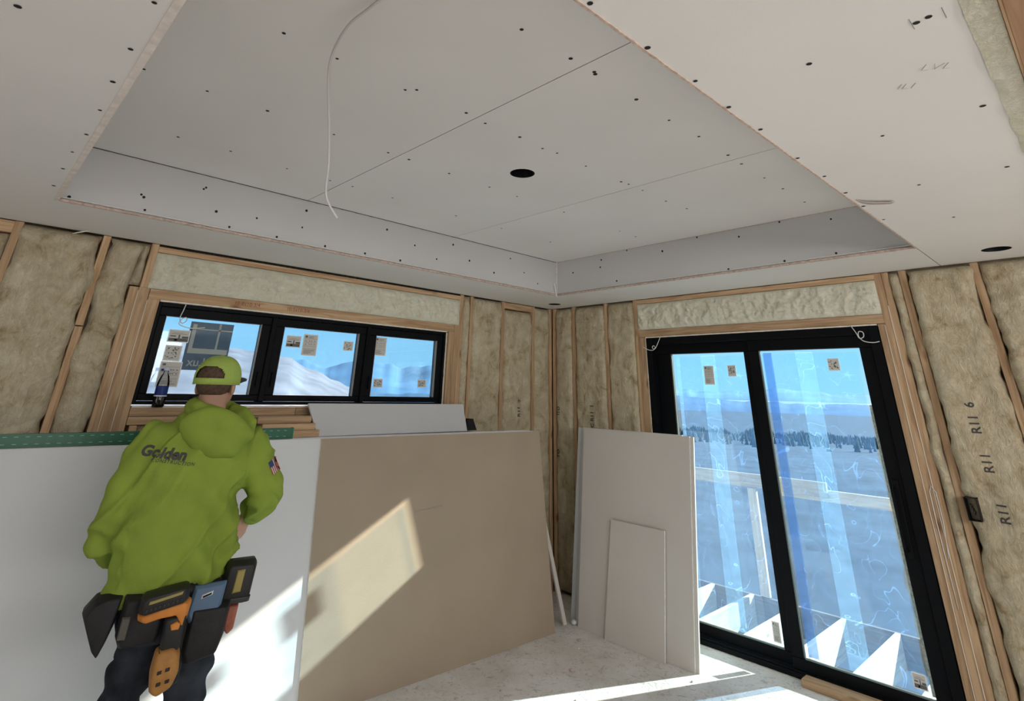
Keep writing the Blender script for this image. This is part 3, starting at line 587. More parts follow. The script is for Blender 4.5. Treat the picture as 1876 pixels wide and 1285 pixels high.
# ------------------------------------------------------------------ door_1 (sliding glass door)
door = empty('door_1', loc=(.03, -2.0, 0), kind='structure')
bm = bmesh.new(); fx0, fx1 = -.004, .112
box(bm, fx0, fx1, DY1-.055, DY1, 0, DZ1); box(bm, fx0, fx1, DY0, DY0+.055, 0, DZ1)
box(bm, fx0+.0005, fx1-.0005, DY0+.055, DY1-.055, DZ1-.052, DZ1, bev=.003); box(bm, fx0-.012, fx1, DY0+.055, DY1-.055, .0, .030, bev=.003)
box(bm, fx0, fx0+.02, DY0+.05, DY1-.05, .03, .040, bev=.002)
obj('outer_frame', bm, BLACK, door)
GZ0, GZ1 = .098, 1.900
for i, (l, r, a, b, x0, x1) in enumerate(((-1.170, -2.022, -1.302, -1.936, .060, .098), (-1.996, -2.826, -2.072, -2.748, .014, .052))):
    # l,r = leaf edges; a,b = glass edges (y decreasing to the right)
    bm = bmesh.new()
    for y0, y1, z0, z1 in ((l, r, GZ1, DZ1-.054), (l, r, .034, GZ0), (l, a, GZ0, GZ1), (b, r, GZ0, GZ1)): box(bm, x0, x1, y0, y1, z0, z1, bev=.003)
    leaf = obj('sliding_leaf' if i else 'fixed_leaf', bm, BLACK, door)
    xm = (x0+x1)/2
    boxo('pane', xm-.003, xm+.003, b, a, GZ0, GZ1, GLASS, leaf)
    bm = bmesh.new(); gb = .008
    for y0, y1, z0, z1 in ((a, b, GZ1-gb*.4, GZ1), (a, b, GZ0, GZ0+gb), (a, a-gb, GZ0, GZ1)): box(bm, x0+.004, xm-.003, y0, y1, z0, z1)
    tag(obj('glazing_bead', bm, plain('bead_green', (.16, .20, .19), .4), leaf), 'grey green glazing bead')
    # protective film on the outside, crinkled, leaves a bare band at the edges
    bm = bmesh.new(); nY, nZ = 24, 60; G = []
    y_a, y_b = (a-.035, b+.006) if i == 0 else (a-.012, b+.03)
    for q in range(nZ+1):
        row = []
        for p in range(nY+1):
            y = y_a+(y_b-y_a)*p/nY; z = GZ0+.01+(GZ1-.035-GZ0)*q/nZ
            if p == nY and i: y += .02*nz(z*9, 4)
            row.append(bm.verts.new((xm+.010+.004*nz(y*14, z*11, i), y, z)))
        G.append(row)
    for q in range(nZ):
        for p in range(nY): bm.faces.new((G[q][p], G[q][p+1], G[q+1][p+1], G[q+1][p]))
    obj('protective_film', bm, FILM, leaf, smooth=True)
    if i == 0:
        boxo('pane_strip', xm+.018, xm+.0185, -1.680, -1.553, GZ0+.01, 1.885, PALE_BAND, leaf)  # paler translucent band down the pane
        boxo('pane_strip', xm+.018, xm+.0185, a-.060, a-.03, GZ0+.01, 1.875, PALE_BAND, leaf)
    else:
        boxo('pane_strip', xm+.018, xm+.0185, -2.438, -2.318, GZ0+.01, 1.885, PALE_BAND, leaf)  # same paler translucent band on the sliding leaf
        boxo('pane_strip', xm+.018, xm+.0185, -2.150, -2.088, GZ0+.01, 1.885, BLUE_BAND, leaf)  # bluer translucent band near the pane edge
        boxo('pane_strip', xm+.018, xm+.0185, -2.742, -2.724, GZ0+.01, 1.55, plain('film_torn_edge', (.42, .40, .34), .8, var=.4, scale=60), leaf)
        bm = bmesh.new(); box(bm, x0-.012, x0, -2.800, -2.765, .74, 1.14, bev=.003); tube(bm, [(x0-.012, -2.775, .78), (x0-.045, -2.772, .80), (x0-.05, -2.772, .94), (x0-.045, -2.772, 1.08), (x0-.012, -2.775, 1.10)], .008, 8)
        obj('door_handle', bm, BLACK, leaf)
    if i == 0:
        sticker(door, 'right', -1.588, -1.662, 1.668, 1.798, xm-.0032, 'tall'); sticker(door, 'right', -1.790, -1.846, 1.728, 1.800, xm-.0032, 'mix'); sticker(door, 'right', -1.872, -1.912, .125, .225, xm-.0032, 'tall')
    else:
        sticker(door, 'right', -2.536, -2.600, 1.762, 1.832, xm-.0032, 'mix')
        st = sticker(door, 'right', -2.655, -2.712, .135, .195, xm-.0032, 'photo')
ragged('debris_line', (-.016, DY0+.1, .0), (-.016, DY1-.2, .0), (.012, 0, 0), (0, 0, .003), plain('dust_ridge', (.55, .52, .48), .9), door, 120, seed=51)

# ------------------------------------------------------------------ wire loops on the frames
def wire_loop(pts, r, label, loc):
    bm = bmesh.new(); P_ = []
    for i in range(len(pts)-1):
        p = [Vector(pts[max(i-1, 0)]), Vector(pts[i]), Vector(pts[i+1]), Vector(pts[min(i+2, len(pts)-1)])]
        for k in range(6):
            t = k/6; P_.append(.5*((2*p[1])+(-p[0]+p[2])*t+(2*p[0]-5*p[1]+4*p[2]-p[3])*t*t+(-p[0]+3*p[1]-3*p[2]+p[3])*t**3))
    P_.append(Vector(pts[-1])); tube(bm, P_, r, 8)
    o = obj('contact_wire', bm, WIREM, smooth=True); tag(o, label, 'wire', 'thin white contact wires left coiled at the openings'); return o
wire_loop([(-3.368, .018, 2.036), (-3.376, .016, 1.99), (-3.384, .016, 1.945), (-3.365, .014, 1.918), (-3.345, .012, 1.935), (-3.352, .010, 1.953), (-3.375, .010, 1.940), (-3.382, .008, 1.912), (-3.345, .006, 1.897), (-3.30, .004, 1.893), (-3.235, .002, 1.902)], .0028, 'thin white wire coiled at top left of the three-pane window frame', None)
wire_loop([(-.012, -1.262, 2.034), (-.018, -1.225, 1.965), (-.018, -1.200, 1.938), (-.02, -1.180, 1.952), (-.02, -1.196, 1.966), (-.022, -1.210, 1.948), (-.02, -1.185, 1.930), (-.018, -1.14, 1.934), (-.014, -1.085, 1.958)], .0028, 'thin white wire coiled at the top left corner of the sliding door', None)
wire_loop([(-.012, -2.735, 2.036), (-.018, -2.760, 1.985), (-.02, -2.772, 1.955), (-.022, -2.798, 1.962), (-.022, -2.800, 1.990), (-.02, -2.776, 1.996), (-.02, -2.770, 1.965), (-.02, -2.795, 1.935), (-.018, -2.845, 1.925), (-.016, -2.882, 1.930)], .0028, 'thin white wire coiled at the top right corner of the sliding door', None)
bm = bmesh.new(); tube(bm, [(-.003, -2.955, .55), (-.005, -2.952, .95), (-.006, -2.955, 1.10), (-.006, -2.968, 1.13), (-.006, -2.985, 1.10), (-.005, -2.985, .95), (-.003, -2.968, .78)], .0025, 6)
tag(obj('contact_wire', bm, WIREM, smooth=True), 'pale wire hooked down the studs right of the sliding door', 'wire')
# hanging cable under the tray
bm = bmesh.new(); K = [(-3.66, -2.80, T-.003), (-3.699, -2.723, 2.655), (-3.715, -2.617, 2.640), (-3.725, -2.523, 2.625), (-3.715, -2.42, 2.585), (-3.683, -2.336, 2.539), (-3.592, -2.194, 2.435), (-3.516, -2.069, 2.347), (-3.477, -1.996, 2.266), (-3.453, -1.991, 2.219), (-3.414, -1.994, 2.173)]
P_ = []
for i in range(len(K)-1):
    p = [Vector(K[max(i-1, 0)]), Vector(K[i]), Vector(K[i+1]), Vector(K[min(i+2, len(K)-1)])]
    for k in range(5):
        t = k/5; P_.append(.5*((2*p[1])+(-p[0]+p[2])*t+(2*p[0]-5*p[1]+4*p[2]-p[3])*t*t+(-p[0]+3*p[1]-3*p[2]+p[3])*t**3))
P_.append(Vector(K[-1])); tube(bm, P_, .0042, 10)
tag(obj('hanging_cable', bm, plain('cable_white', (.62, .60, .58), .45), smooth=True), 'white electrical cable hanging loose from the tray ceiling', 'cable')
# loose paper strip under the soffit seam
bm = bmesh.new(); G = []
for i in range(13):
    t = i/12; c = Vector((-1.735, -3.330, H-.003)).lerp(Vector((-1.600, -3.420, H-.006)), t); c.z -= .006*math.sin(t*PI); c.y += .012*math.sin(t*PI*1.4)
    wv = Vector((.55, .83, 0))*(.002+.010*math.sin(min(1, t*1.2)*PI*.55)); G.append([bm.verts.new(c-wv), bm.verts.new(c+wv), bm.verts.new(c+wv-Vector((0, 0, .002))), bm.verts.new(c-wv-Vector((0, 0, .002)))])
for i in range(12):
    for k in range(4): bm.faces.new((G[i][k], G[i][(k+1) % 4], G[i+1][(k+1) % 4], G[i+1][k]))
bm.faces.new(G[0]); bm.faces.new(G[-1][::-1])
tag(obj('paper_scrap', bm, plain('brown_paper', (.42, .34, .30), .9)), 'curled brown paper scrap hanging at the ceiling edge', 'paper scrap')
# splinter on the batt at left
bm = bmesh.new(); tube(bm, [(-4.04, -.055, 2.335), (-4.00, -.065, 2.352), (-3.97, -.07, 2.362)], [.002, .004, .002], 6)
tag(obj('wood_splinter', bm, plain('splinter', (.75, .70, .6), .8)), 'pale splinter stuck at the top of the left insulation batt', 'splinter')
# electrical box
t = empty('electrical_box', 'black electrical box nailed to the stud beside the R11 batts', 'electrical box', (-.02, -3.14, 1.0))
bm = bmesh.new(); by0, by1, bz0, bz1 = -3.178, -3.122, .990, 1.100
for a in ((by0, by0+.003, bz0, bz1), (by1-.003, by1, bz0, bz1), (by0, by1, bz0, bz0+.003), (by0, by1, bz1-.003, bz1)): box(bm, -.082, .04, a[0], a[1], a[2], a[3])
box(bm, .037, .04, by0, by1, bz0, bz1); obj('box_shell', bm, plain('box_black', (.005, .005, .005), .6), t)
bm = bmesh.new()
for k in range(4): tube(bm, [(-.0, -3.14-.006*k, 1.05), (-.04, -3.155+.006*k, 1.03+.012*k), (-.07, -3.15, 1.01+.018*k)], .003, 6)
obj('wires', bm, plain('black_wires', (.05, .05, .05), .4), t, smooth=True)

# ------------------------------------------------------------------ drywall stack against the back wall
def sheet(name, bl, br, tl, tr, th, mats, label, group=None, cat='drywall sheet'):
    """bl,br,tl,tr: front-face corners; thickness goes towards the wall. materials: [face, edge, back]"""
    bl, br, tl, tr = map(Vector, (bl, br, tl, tr)); n = (br-bl).cross(tl-bl).normalized()*-1   # towards the wall
    bm = bmesh.new(); bl2, br2, tl2, tr2 = (p+n*th for p in (bl, br, tl, tr))
    v = [bm.verts.new(p) for p in (bl, br, tr, tl, bl2, br2, tr2, tl2)]
    for f, mi in (((0, 1, 2, 3), 0), ((5, 4, 7, 6), 2), ((0, 4, 5, 1), 1), ((1, 5, 6, 2), 1), ((2, 6, 7, 3), 1), ((3, 7, 4, 0), 1)):
        bm.faces.new([v[i] for i in f]).material_index = mi
    o = obj(name, bm, mats, base=True); tag(o, label, cat, group); return o
MW = [WHITE_DW, EDGE, BROWN_DW]; MB = [BROWN_DW, EDGE, WHITE_DW]
TH = .0127
def base_y(x): return -.593+.045*(-.65-x)
def top_y(x): return -.430+.045*(-.65-x)
def stack_sheet(k, x0, x1, mats, label, dz=0.0, zt=1.282, group='white drywall sheets leaning in the big stack'):
    o = TH*1.02*k
    return sheet('drywall_sheet', (x0, base_y(x0)+o, .001), (x1, base_y(x1)+o, .001), (x0, top_y(x0)+o, zt+dz), (x1, top_y(x1)+o, zt+dz), TH*.98, mats, label, group)
stack_sheet(-1, -2.525, -.652, MB, 'brown-backed drywall sheet at the front of the big stack')
stack_sheet(0, -5.35, -2.40, MW, 'white-faced drywall sheet behind the man, left of the brown one')
for k in range(1, 12):
    stack_sheet(k, -5.34+.01*(k % 3), -.668-.006*((k*7) % 4), MW, 'white drywall sheet inside the big leaning stack, only its top edge showing', dz=-.0015*((k*5) % 3))
# pencil line on the brown sheet
def on_brown(x, z, off=.0145):
    t = z/1.282; return (x, base_y(x)+(top_y(x)-base_y(x))*t-off, z)
bm = bmesh.new(); a, b = on_brown(-1.84, .835), on_brown(-1.62, .852)
hexa(bm, [a, b, (b[0], b[1], b[2]+.0025), (a[0], a[1], a[2]+.0025)]+[(p[0], p[1]-.0006, p[2]) for p in (a, b, (b[0], b[1], b[2]+.0025), (a[0], a[1], a[2]+.0025))])
pm = obj('pencil_line', bm, PENCIL); brown = [o for o in bpy.data.objects if o.name.startswith('drywall_sheet')][0]
pm.parent = brown; pm.location = WLOC[pm.name]-WLOC[brown.name]
# white offcut standing on the stack against the window
sheet('drywall_offcut', (-2.475, -.200, 1.2845), (-1.222, -.200, 1.2845), (-2.515, -.080, 1.474), (-1.180, -.080, 1.472), TH, MW, 'long white drywall offcut standing on the stack against the window frame', None, 'drywall offcut')
# black scrap right of it
bm = bmesh.new(); hexa(bm, [(-1.205, -.17, 1.284), (-1.098, -.17, 1.284), (-1.098, -.145, 1.284), (-1.205, -.145, 1.284), (-1.188, -.16, 1.370), (-1.130, -.16, 1.367), (-1.130, -.135, 1.367), (-1.188, -.135, 1.370)])
tag(obj('foam_block', bm, plain('black_foam', (.014, .014, .015), .8), base=True), 'small black block standing beside the right end of the white offcut', 'block')
# lumber offcuts
def lumber(x0, x1, y0, y1, z0, z1, label, rz=0):
    bm = bmesh.new(); box(bm, x0, x1, y0, y1, z0, z1, 0, .003); tag(obj('lumber_offcut', bm, WX, base=True), label, 'board', 'short boards piled on the drywall stack')
lumber(-3.02, -2.482, -.235, -.150, 1.284, 1.324, 'short wooden board at the bottom of the pile behind the green level')
lumber(-2.85, -2.512, -.225, -.145, 1.325, 1.362, 'short wooden board second from bottom in the pile')
lumber(-2.88, -2.540, -.215, -.135, 1.363, 1.404, 'pale wooden board on top of the pile, under the window sill')
lumber(-3.15, -2.905, -.205, -.125, 1.325, 1.40, 'dark board end beside the pile, just behind the man')
# green level
t = empty('box_level', 'long green box level lying on top of the drywall stack', 'level', (-3.9, -.30, 1.285))
gx0, gx1 = -5.2, -2.69
def gp(x, dy, dz): return (x, -.300+.045*(-2.65-x)+dy, 1.2845+dz)
def gbox(x0, x1, dy0, dy1, z0, z1, mat, name):
    bm = bmesh.new(); hexa(bm, [gp(x0, dy0, z0), gp(x1, dy0, z0), gp(x1, dy1, z0), gp(x0, dy1, z0), gp(x0, dy0, z1), gp(x1, dy0, z1), gp(x1, dy1, z1), gp(x0, dy1, z1)])
    return obj(name, bm, mat, t)
gbox(gx0, gx1, 0, .030, 0, .058, GREEN, 'body')
gbox(gx0, gx1, -.004, .0, 0, .008, GREEN, 'flange'); gbox(gx0, gx1, -.004, .0, .050, .058, GREEN, 'flange')
gbox(-4.75, -4.18, -.002, .001, .026, .040, DARK, 'slot'); gbox(-3.4, -3.1, -.002, .001, .020, .040, DARK, 'slot')
bm = bmesh.new(); x = gx0+.02; k = 0
while x < gx1-.03:
    for z0 in (.013, .044):
        hexa(bm, [gp(x, -.001, z0), gp(x+.016, -.001, z0), gp(x+.016, 0, z0), gp(x, 0, z0), gp(x, -.001, z0+.003), gp(x+.016, -.001, z0+.003), gp(x+.016, 0, z0+.003), gp(x, 0, z0+.003)])
    x += .042
tag(obj('tick_marks', bm, GREENL, t), 'pale tick marks', kind='stuff')
gbox(gx1, gx1+.006, -.002, .032, -.0, .060, plain('green_cap', (.02, .22, .12), .6), 'end_cap')

# ------------------------------------------------------------------ sheets by the door
def dsheet(x_off, y0, y1, z1, mats, label, grp, th=TH, xb=-.440, xt=None, skew=0.0, z0=.001, cat='drywall sheet', name='drywall_sheet'):
    xt = xb+.205*z1/1.302
    # front face towards -x ; left edge y0 (far), right edge y1 (near)
    return sheet(name, (xb+x_off, y0, z0), (xb+x_off, y1, z0), (xt+x_off, y0+skew, z1), (xt+x_off, y1, z1), th, mats, label, grp, cat)
MG = [GREIGE_DW, EDGE, WHITE_DW]
G2 = 'grey drywall sheets leaning beside the sliding door'
dsheet(0, -.640, -1.575, 1.302, MG, 'tall grey drywall sheet leaning beside the glass door, in front of the others', G2, skew=.06)
dsheet(.0135, -.640, -1.600, 1.300, MG, 'second drywall sheet, its edge showing at the right of the tall grey one', G2, skew=.06)
dsheet(.027, -.600, -1.500, 1.306, MG, 'third drywall sheet, its edge showing at top left behind the tall grey one', G2, skew=.06)
dsheet(.060, -.520, -1.42, 1.300, MW, 'white drywall sheet leaning nearest the room corner behind the grey ones', G2, skew=.05)
dsheet(.0745, -.510, -1.40, 1.296, MW, 'hindmost drywall sheet by the room corner, only an edge showing', G2, skew=.05)
dsheet(-.0135, -.900, -1.378, .700, MG, 'small grey drywall piece leaning on the tall sheet', None, xb=-.450, skew=-.015)
# narrow strip leaning in the corner behind the brown sheet
bm = bmesh.new(); hexa(bm, [(-.505, -.560, .004), (-.470, -.560, .004), (-.470, -.545, .004), (-.505, -.545, .004), (-.642, -.300, 1.19), (-.607, -.300, 1.19), (-.607, -.285, 1.19), (-.642, -.285, 1.19)])
tag(obj('drywall_strip', bm, GREIGE_DW, base=True), 'narrow grey strip leaning between the brown sheet and the grey sheets', 'drywall strip')
bm = bmesh.new(); bmesh.ops.create_icosphere(bm, subdivisions=2, radius=.022, matrix=Matrix.Translation((-.425, -.592, .016)) @ Matrix.Diagonal((1.2, 1, .7, 1)))
for v in bm.verts: v.co += Vector((nz(*(v.co*60)), nz(*(v.co*50)), nz(*(v.co*70))))*.006
tag(obj('gypsum_chunk', bm, EDGE, base=True), 'white gypsum chunk on the floor at the foot of the grey sheets', 'debris')
# threshold block
bm = bmesh.new(); box(bm, -.105, -.020, -2.62, -2.085, .001, .040, 0, .003)
tag(obj('wood_block', bm, WY, base=True), 'short wooden board on the floor along the door track', 'board')
# floor crumbs
CR = [(-1.0, -1.05, .012), (-.72, -.88, .010), (-1.5, -.95, .008), (-1.25, -1.3, .007), (-.55, -1.62, .008), (-.75, -1.75, .006), (-1.75, -.85, .009), (-1.9, -1.0, .007), (-.62, -.80, .016)]
for i, (x, y, s) in enumerate(CR):
    bm = bmesh.new(); bmesh.ops.create_icosphere(bm, subdivisions=1, radius=s, matrix=Matrix.Translation((x, y, s*.4)) @ Matrix.Diagonal((1.3, 1, .5, 1)))
    for v in bm.verts: v.co += Vector((nz(v.co.x*90, i), nz(v.co.y*90, i, 2), 0))*.004
    tag(obj('gypsum_crumb', bm, EDGE if i % 2 else PINK, base=True), 'small crumb of gypsum on the dusty floor by the drywall', 'debris', 'gypsum crumbs scattered on the floor')

# ------------------------------------------------------------------ soda bottle
t = empty('drink_bottle', 'half-empty clear plastic bottle of dark drink with a blue label on the window sill', 'bottle', (-3.395, -.055, 1.449))
bx_, by_, bz_ = -3.395, -.035, 1.449
def lathe(prof, seg=24):
    bm = bmesh.new(); R = [[bm.verts.new((bx_+r*math.cos(2*PI*k/seg), by_+r*math.sin(2*PI*k/seg), bz_+z)) for k in range(seg)] for r, z in prof]
    for i in range(len(R)-1):
        for k in range(seg): bm.faces.new((R[i][k], R[i][(k+1) % seg], R[i+1][(k+1) % seg], R[i+1][k]))
    return bm
obj('bottle_body', lathe([(.001, 0), (.026, .001), (.031, .008), (.032, .05), (.030, .058), (.032, .066), (.032, .118), (.030, .135), (.022, .165), (.013, .182), (.0125, .200)]), glass_mat('bottle_plastic', (.94, .95, .97)), t, smooth=True)
obj('drink', lathe([(.001, .003), (.025, .004), (.029, .010), (.030, .05), (.029, .064), (.001, .065)]), plain('cola', (.010, .006, .005), .2, spec=.6), t, smooth=True)
obj('bottle_label', lathe([(.0325, .064), (.0326, .066), (.0326, .112), (.0325, .114)]), plain('label_blue', (.010, .035, .20), .4), t, smooth=True)
obj('label_band', lathe([(.0330, .058), (.0330, .064)]), plain('label_white', (.75, .77, .8), .5), t, smooth=True)
obj('bottle_cap', lathe([(.0145, .196), (.0145, .213), (.001, .215)]), plain('cap_white', (.6, .65, .8), .5), t, smooth=True)
# ------------------------------------------------------------------ the man
exec_person = True
PYAW = math.radians(13.0)
PN = Vector((math.sin(PYAW), math.cos(PYAW), 0)); PR = Vector((math.cos(PYAW), -math.sin(PYAW), 0))
PB = Vector((CP.x, CP.y, 0))+PN*3.0+PR*.22
PM = Matrix(((PR.x, PN.x, 0, PB.x), (PR.y, PN.y, 0, PB.y), (0, 0, 1, 0), (0, 0, 0, 1)))
def pobj(name, me_or_bm, mats, parent, smooth=True):
    if isinstance(me_or_bm, bmesh.types.BMesh):
        bmesh.ops.recalc_face_normals(me_or_bm, faces=me_or_bm.faces); me = bpy.data.meshes.new(name); me_or_bm.to_mesh(me); me_or_bm.free()
    else: me = me_or_bm
    me.transform(PM); return link_mesh(name, me, mats, parent, smooth)
man = empty('person', 'man in lime hooded sweatshirt and lime cap, seen from behind at the drywall stack', 'person', PB)
SKIN = plain('skin', (.48, .27, .19), .55, var=.08, scale=20)
HAIR = plain('hair', (.09, .055, .035), .8, var=.3, scale=80, bump=.5, bscale=150)
def fabric(name, col, var=.08, bump=.25):
    return plain(name, col, .9, var=var, scale=9, bump=bump, bscale=240, spec=.1)
LIME = fabric('lime_fleece', (.235, .315, .050)); LIMEC = fabric('lime_mesh', (.36, .48, .11), .06, .5)
DENIM = fabric('dark_trousers', (.028, .032, .040), .6, .3)
HT = Matrix.Rotation(math.radians(-30), 4, 'Z')   # head turned to his right
HC = Vector((.010, .015, 1.575))
def head_m(): return Matrix.Translation(HC) @ HT
def hb(): return bmesh.new()
# body (continuous)
bm = hb()
rings(bm, [(.02, 0, .76, .12, .08), (0, 0, .90, .14, .09), (0, 0, .98, .155, .105), (0, 0, 1.12, .14, .10), (0, 0, 1.26, .165, .11), (0, 0, 1.36, .17, .10), (0, 0, 1.42, .10, .075), (0, .005, 1.46, .062, .062)])
rings(bm, [(.005, 0, 1.42, .062, .064), (.005, .01, 1.50, .060, .062), (.008, .015, 1.56, .060, .066)])
hm = head_m()
def hell(c, rx, ry, rz, rot=None):
    m = hm @ Matrix.Translation(c) @ (rot.to_4x4() if rot is not None else Matrix()) @ Matrix.Diagonal((rx, ry, rz, 1)); bmesh.ops.create_uvsphere(bm, u_segments=24, v_segments=16, radius=1, matrix=m)
hell((0, -.005, .035), .076, .095, .090); hell((0, .035, -.035), .058, .062, .068); hell((0, .060, -.070), .032, .034, .028)
hell((0, .098, -.012), .012, .018, .022); hell((0, .088, .004), .010, .016, .030)   # nose
hell((0, .086, -.046), .024, .012, .007); hell((0, .084, -.058), .020, .012, .007)  # lips
for s in (-1, 1):
    hell((s*.079, -.005, -.012), .009, .020, .032, Matrix.Rotation(.25*s, 3, 'Z')); hell((s*.083, -.014, -.012), .006, .012, .026)
    hell((s*.032, .082, .028), .020, .010, .008)
# arms
L1, L2, L3 = (-.185, 0, 1.36), (-.262, .03, 1.08), (-.215, .14, .93)
R1, R2, R3 = (.180, 0, 1.34), (.303, -.005, 1.118), (.278, .145, 1.055)
for a, b, c in ((L1, L2, L3), (R1, R2, R3)): capsule(bm, a, b, .045, .034); capsule(bm, b, c, .036, .028)
# hands
def hand(bm, wr_, dirv, palm_n, side):
    wr_ = Vector(wr_); d = Vector(dirv).normalized(); n = Vector(palm_n); n = (n-d*n.dot(d)).normalized(); s = d.cross(n)*side
    c = wr_+d*.045
    m = Matrix(((s.x, d.x, n.x, c.x), (s.y, d.y, n.y, c.y), (s.z, d.z, n.z, c.z), (0, 0, 0, 1))) @ Matrix.Diagonal((.040, .050, .016, 1))
    bmesh.ops.create_uvsphere(bm, u_segments=16, v_segments=10, radius=1, matrix=m)
    capsule(bm, wr_-d*.03, wr_+d*.02, .027, .027, 12)
    for k, (off, ln) in enumerate(((-.029, .068), (-.010, .078), (.010, .073), (.028, .058))):
        p0 = wr_+d*.080+s*off; p1 = p0+(d*.85+n*.35)*ln*.48; p2 = p1+(d*.45+n*.9)*ln*.30; p3 = p2+(d*.05+n)*ln*.22
        capsule(bm, wr_+d*.05+s*off*.8, p0, .010, .010, 8); capsule(bm, p0, p1, .0098, .0090, 8); capsule(bm, p1, p2, .0090, .0082, 8); capsule(bm, p2, p3, .0082, .0072, 8)
    t0 = wr_+d*.025-s*.030; t1 = t0-s*.026+d*.028+n*.012; t2 = t1-s*.006+d*.026+n*.014
    capsule(bm, t0, t1, .013, .011, 8); capsule(bm, t1, t2, .0105, .009, 8)
hand(bm, (.262, .160, 1.040), (-.22, .10, -.97), (-.6, .75, .15), 1)
hand(bm, (-.205, .155, .91), (.20, .55, -.75), (.85, .1, .3), -1)
# legs
LL = [(-.066, 0, .80), (-.076, .04, .50), (-.115, -.09, .10)]; RL = [(.105, 0, .80), (.130, .02, .47), (.125, -.01, .10)]
for q in (LL, RL): capsule(bm, q[0], q[1], .066, .044); capsule(bm, q[1], q[2], .044, .034); capsule(bm, (q[2][0], q[2][1], .05), (q[2][0], q[2][1]+.13, .04), .036, .030)
body = pobj('body', fuse(bm, .0055, 3), SKIN, man); body['label'] = 'bare neck, ears, face and hand'
bm = hb()
EYE = plain('eye_white', (.7, .7, .68), .3)
bm.free()
for s in (-1, 1):
    bm = hb(); bmesh.ops.create_uvsphere(bm, u_segments=12, v_segments=8, radius=.010, matrix=hm @ Matrix.Translation((s*.031, .081, .012))); pobj('eye', bm, EYE, body)

# hair: short back and sides below the cap
bm = hb()
bmesh.ops.create_uvsphere(bm, u_segments=32, v_segments=24, radius=1, matrix=hm @ Matrix.Translation((0, -.010, .028)) @ Matrix.Diagonal((.0805, .097, .096, 1)))
kill = [v for v in bm.verts if ((hm.inverted() @ v.co).y > .045 or (hm.inverted() @ v.co).z < -.040+.25*max(0, (hm.inverted() @ v.co).y+.02))]
bmesh.ops.delete(bm, geom=kill, context='VERTS'); pobj('hair', bm, HAIR, man)
# cap
cap = None
bm = hb(); seg = 96; R = []; CH = .098
for j in range(37):
    a = j/36*PI/2; rr = math.cos(a); zz = math.sin(a)
    R.append([bm.verts.new(hm @ Vector((.090*math.copysign(abs(math.cos(2*PI*k/seg)), math.cos(2*PI*k/seg))*rr**.8, -.006+.108*math.sin(2*PI*k/seg)*rr**.8, .024+CH*zz))) for k in range(seg)])
def inhole(k, j):   # half-moon opening at the back above the strap
    a = 2*PI*(k+.5)/seg; da = (a-1.5*PI); return abs(da) < .80 and j >= 1 and (abs(da)/.80)**2.2+((j-1)/12.0)**2.2 < 1
for j in range(36):
    for k in range(seg):
        if inhole(k, j): continue
        q = (R[j][k], R[j][(k+1) % seg], R[j+1][(k+1) % seg], R[j+1][k])
        try: bm.faces.new(q)
        except Exception: pass
lo = [bm.verts.new(hm @ (hm.inverted() @ v.co-Vector((0, 0, .022)))) for v in R[0]]
for k in range(seg): bm.faces.new((lo[k], lo[(k+1) % seg], R[0][(k+1) % seg], R[0][k]))
bmesh.ops.remove_doubles(bm, verts=bm.verts, dist=.0005)
me = bpy.data.meshes.new('cap'); bmesh.ops.recalc_face_normals(bm, faces=bm.faces); bm.to_mesh(me); bm.free(); me.transform(PM)
cap = link_mesh('cap', me, LIMEC, man, True); cap['label'] = 'lime trucker cap with half-moon opening'
md = cap.modifiers.new('thick', 'SOLIDIFY'); md.thickness = .004; md.offset = 1
bm = hb(); G = []
for i in range(17):
    a = PI*(.12+.76*i/16); row = []
    for j in range(6):
        t_ = j/5; ex = .098*t_*math.sin(PI*i/16)**.6
        p = Vector(((.090+ex*.2)*math.cos(a), -.006+.108*math.sin(a)+ex, .024+.010*t_-.022*abs(math.cos(a))**2)); row.append(bm.verts.new(hm @ p))
    G.append(row)
for i in range(16):
    for j in range(5): bm.faces.new((G[i][j], G[i+1][j], G[i+1][j+1], G[i][j+1]))
me = bpy.data.meshes.new('visor'); bm.to_mesh(me); bm.free(); me.transform(PM); vz = link_mesh('visor', me, plain('visor_grey', (.05, .055, .06), .8), cap, True); vz['label'] = 'dark grey visor'
md = vz.modifiers.new('thick', 'SOLIDIFY'); md.thickness = .004
bm = hb()
for a0 in (.5*PI, .5*PI+PI/3, .5*PI-PI/3, 1.5*PI, 1.5*PI+PI/3, 1.5*PI-PI/3):
    P_ = []
    for j in range(5 if a0 > PI*1.2 and a0 < PI*1.8 else 1, 12):
        a = j/12*PI/2; rr = math.cos(a)**.8; P_.append(hm @ Vector((.0935*math.cos(a0)*rr, -.006+.1115*math.sin(a0)*rr, .024+(CH+.003)*math.sin(a))))
    tube(bm, P_, .0018, 6)
ell(bm, hm @ Vector((0, -.006, .024+CH+.004)), .008, .008, .004)
pobj('seams', bm, LIMEC, cap)
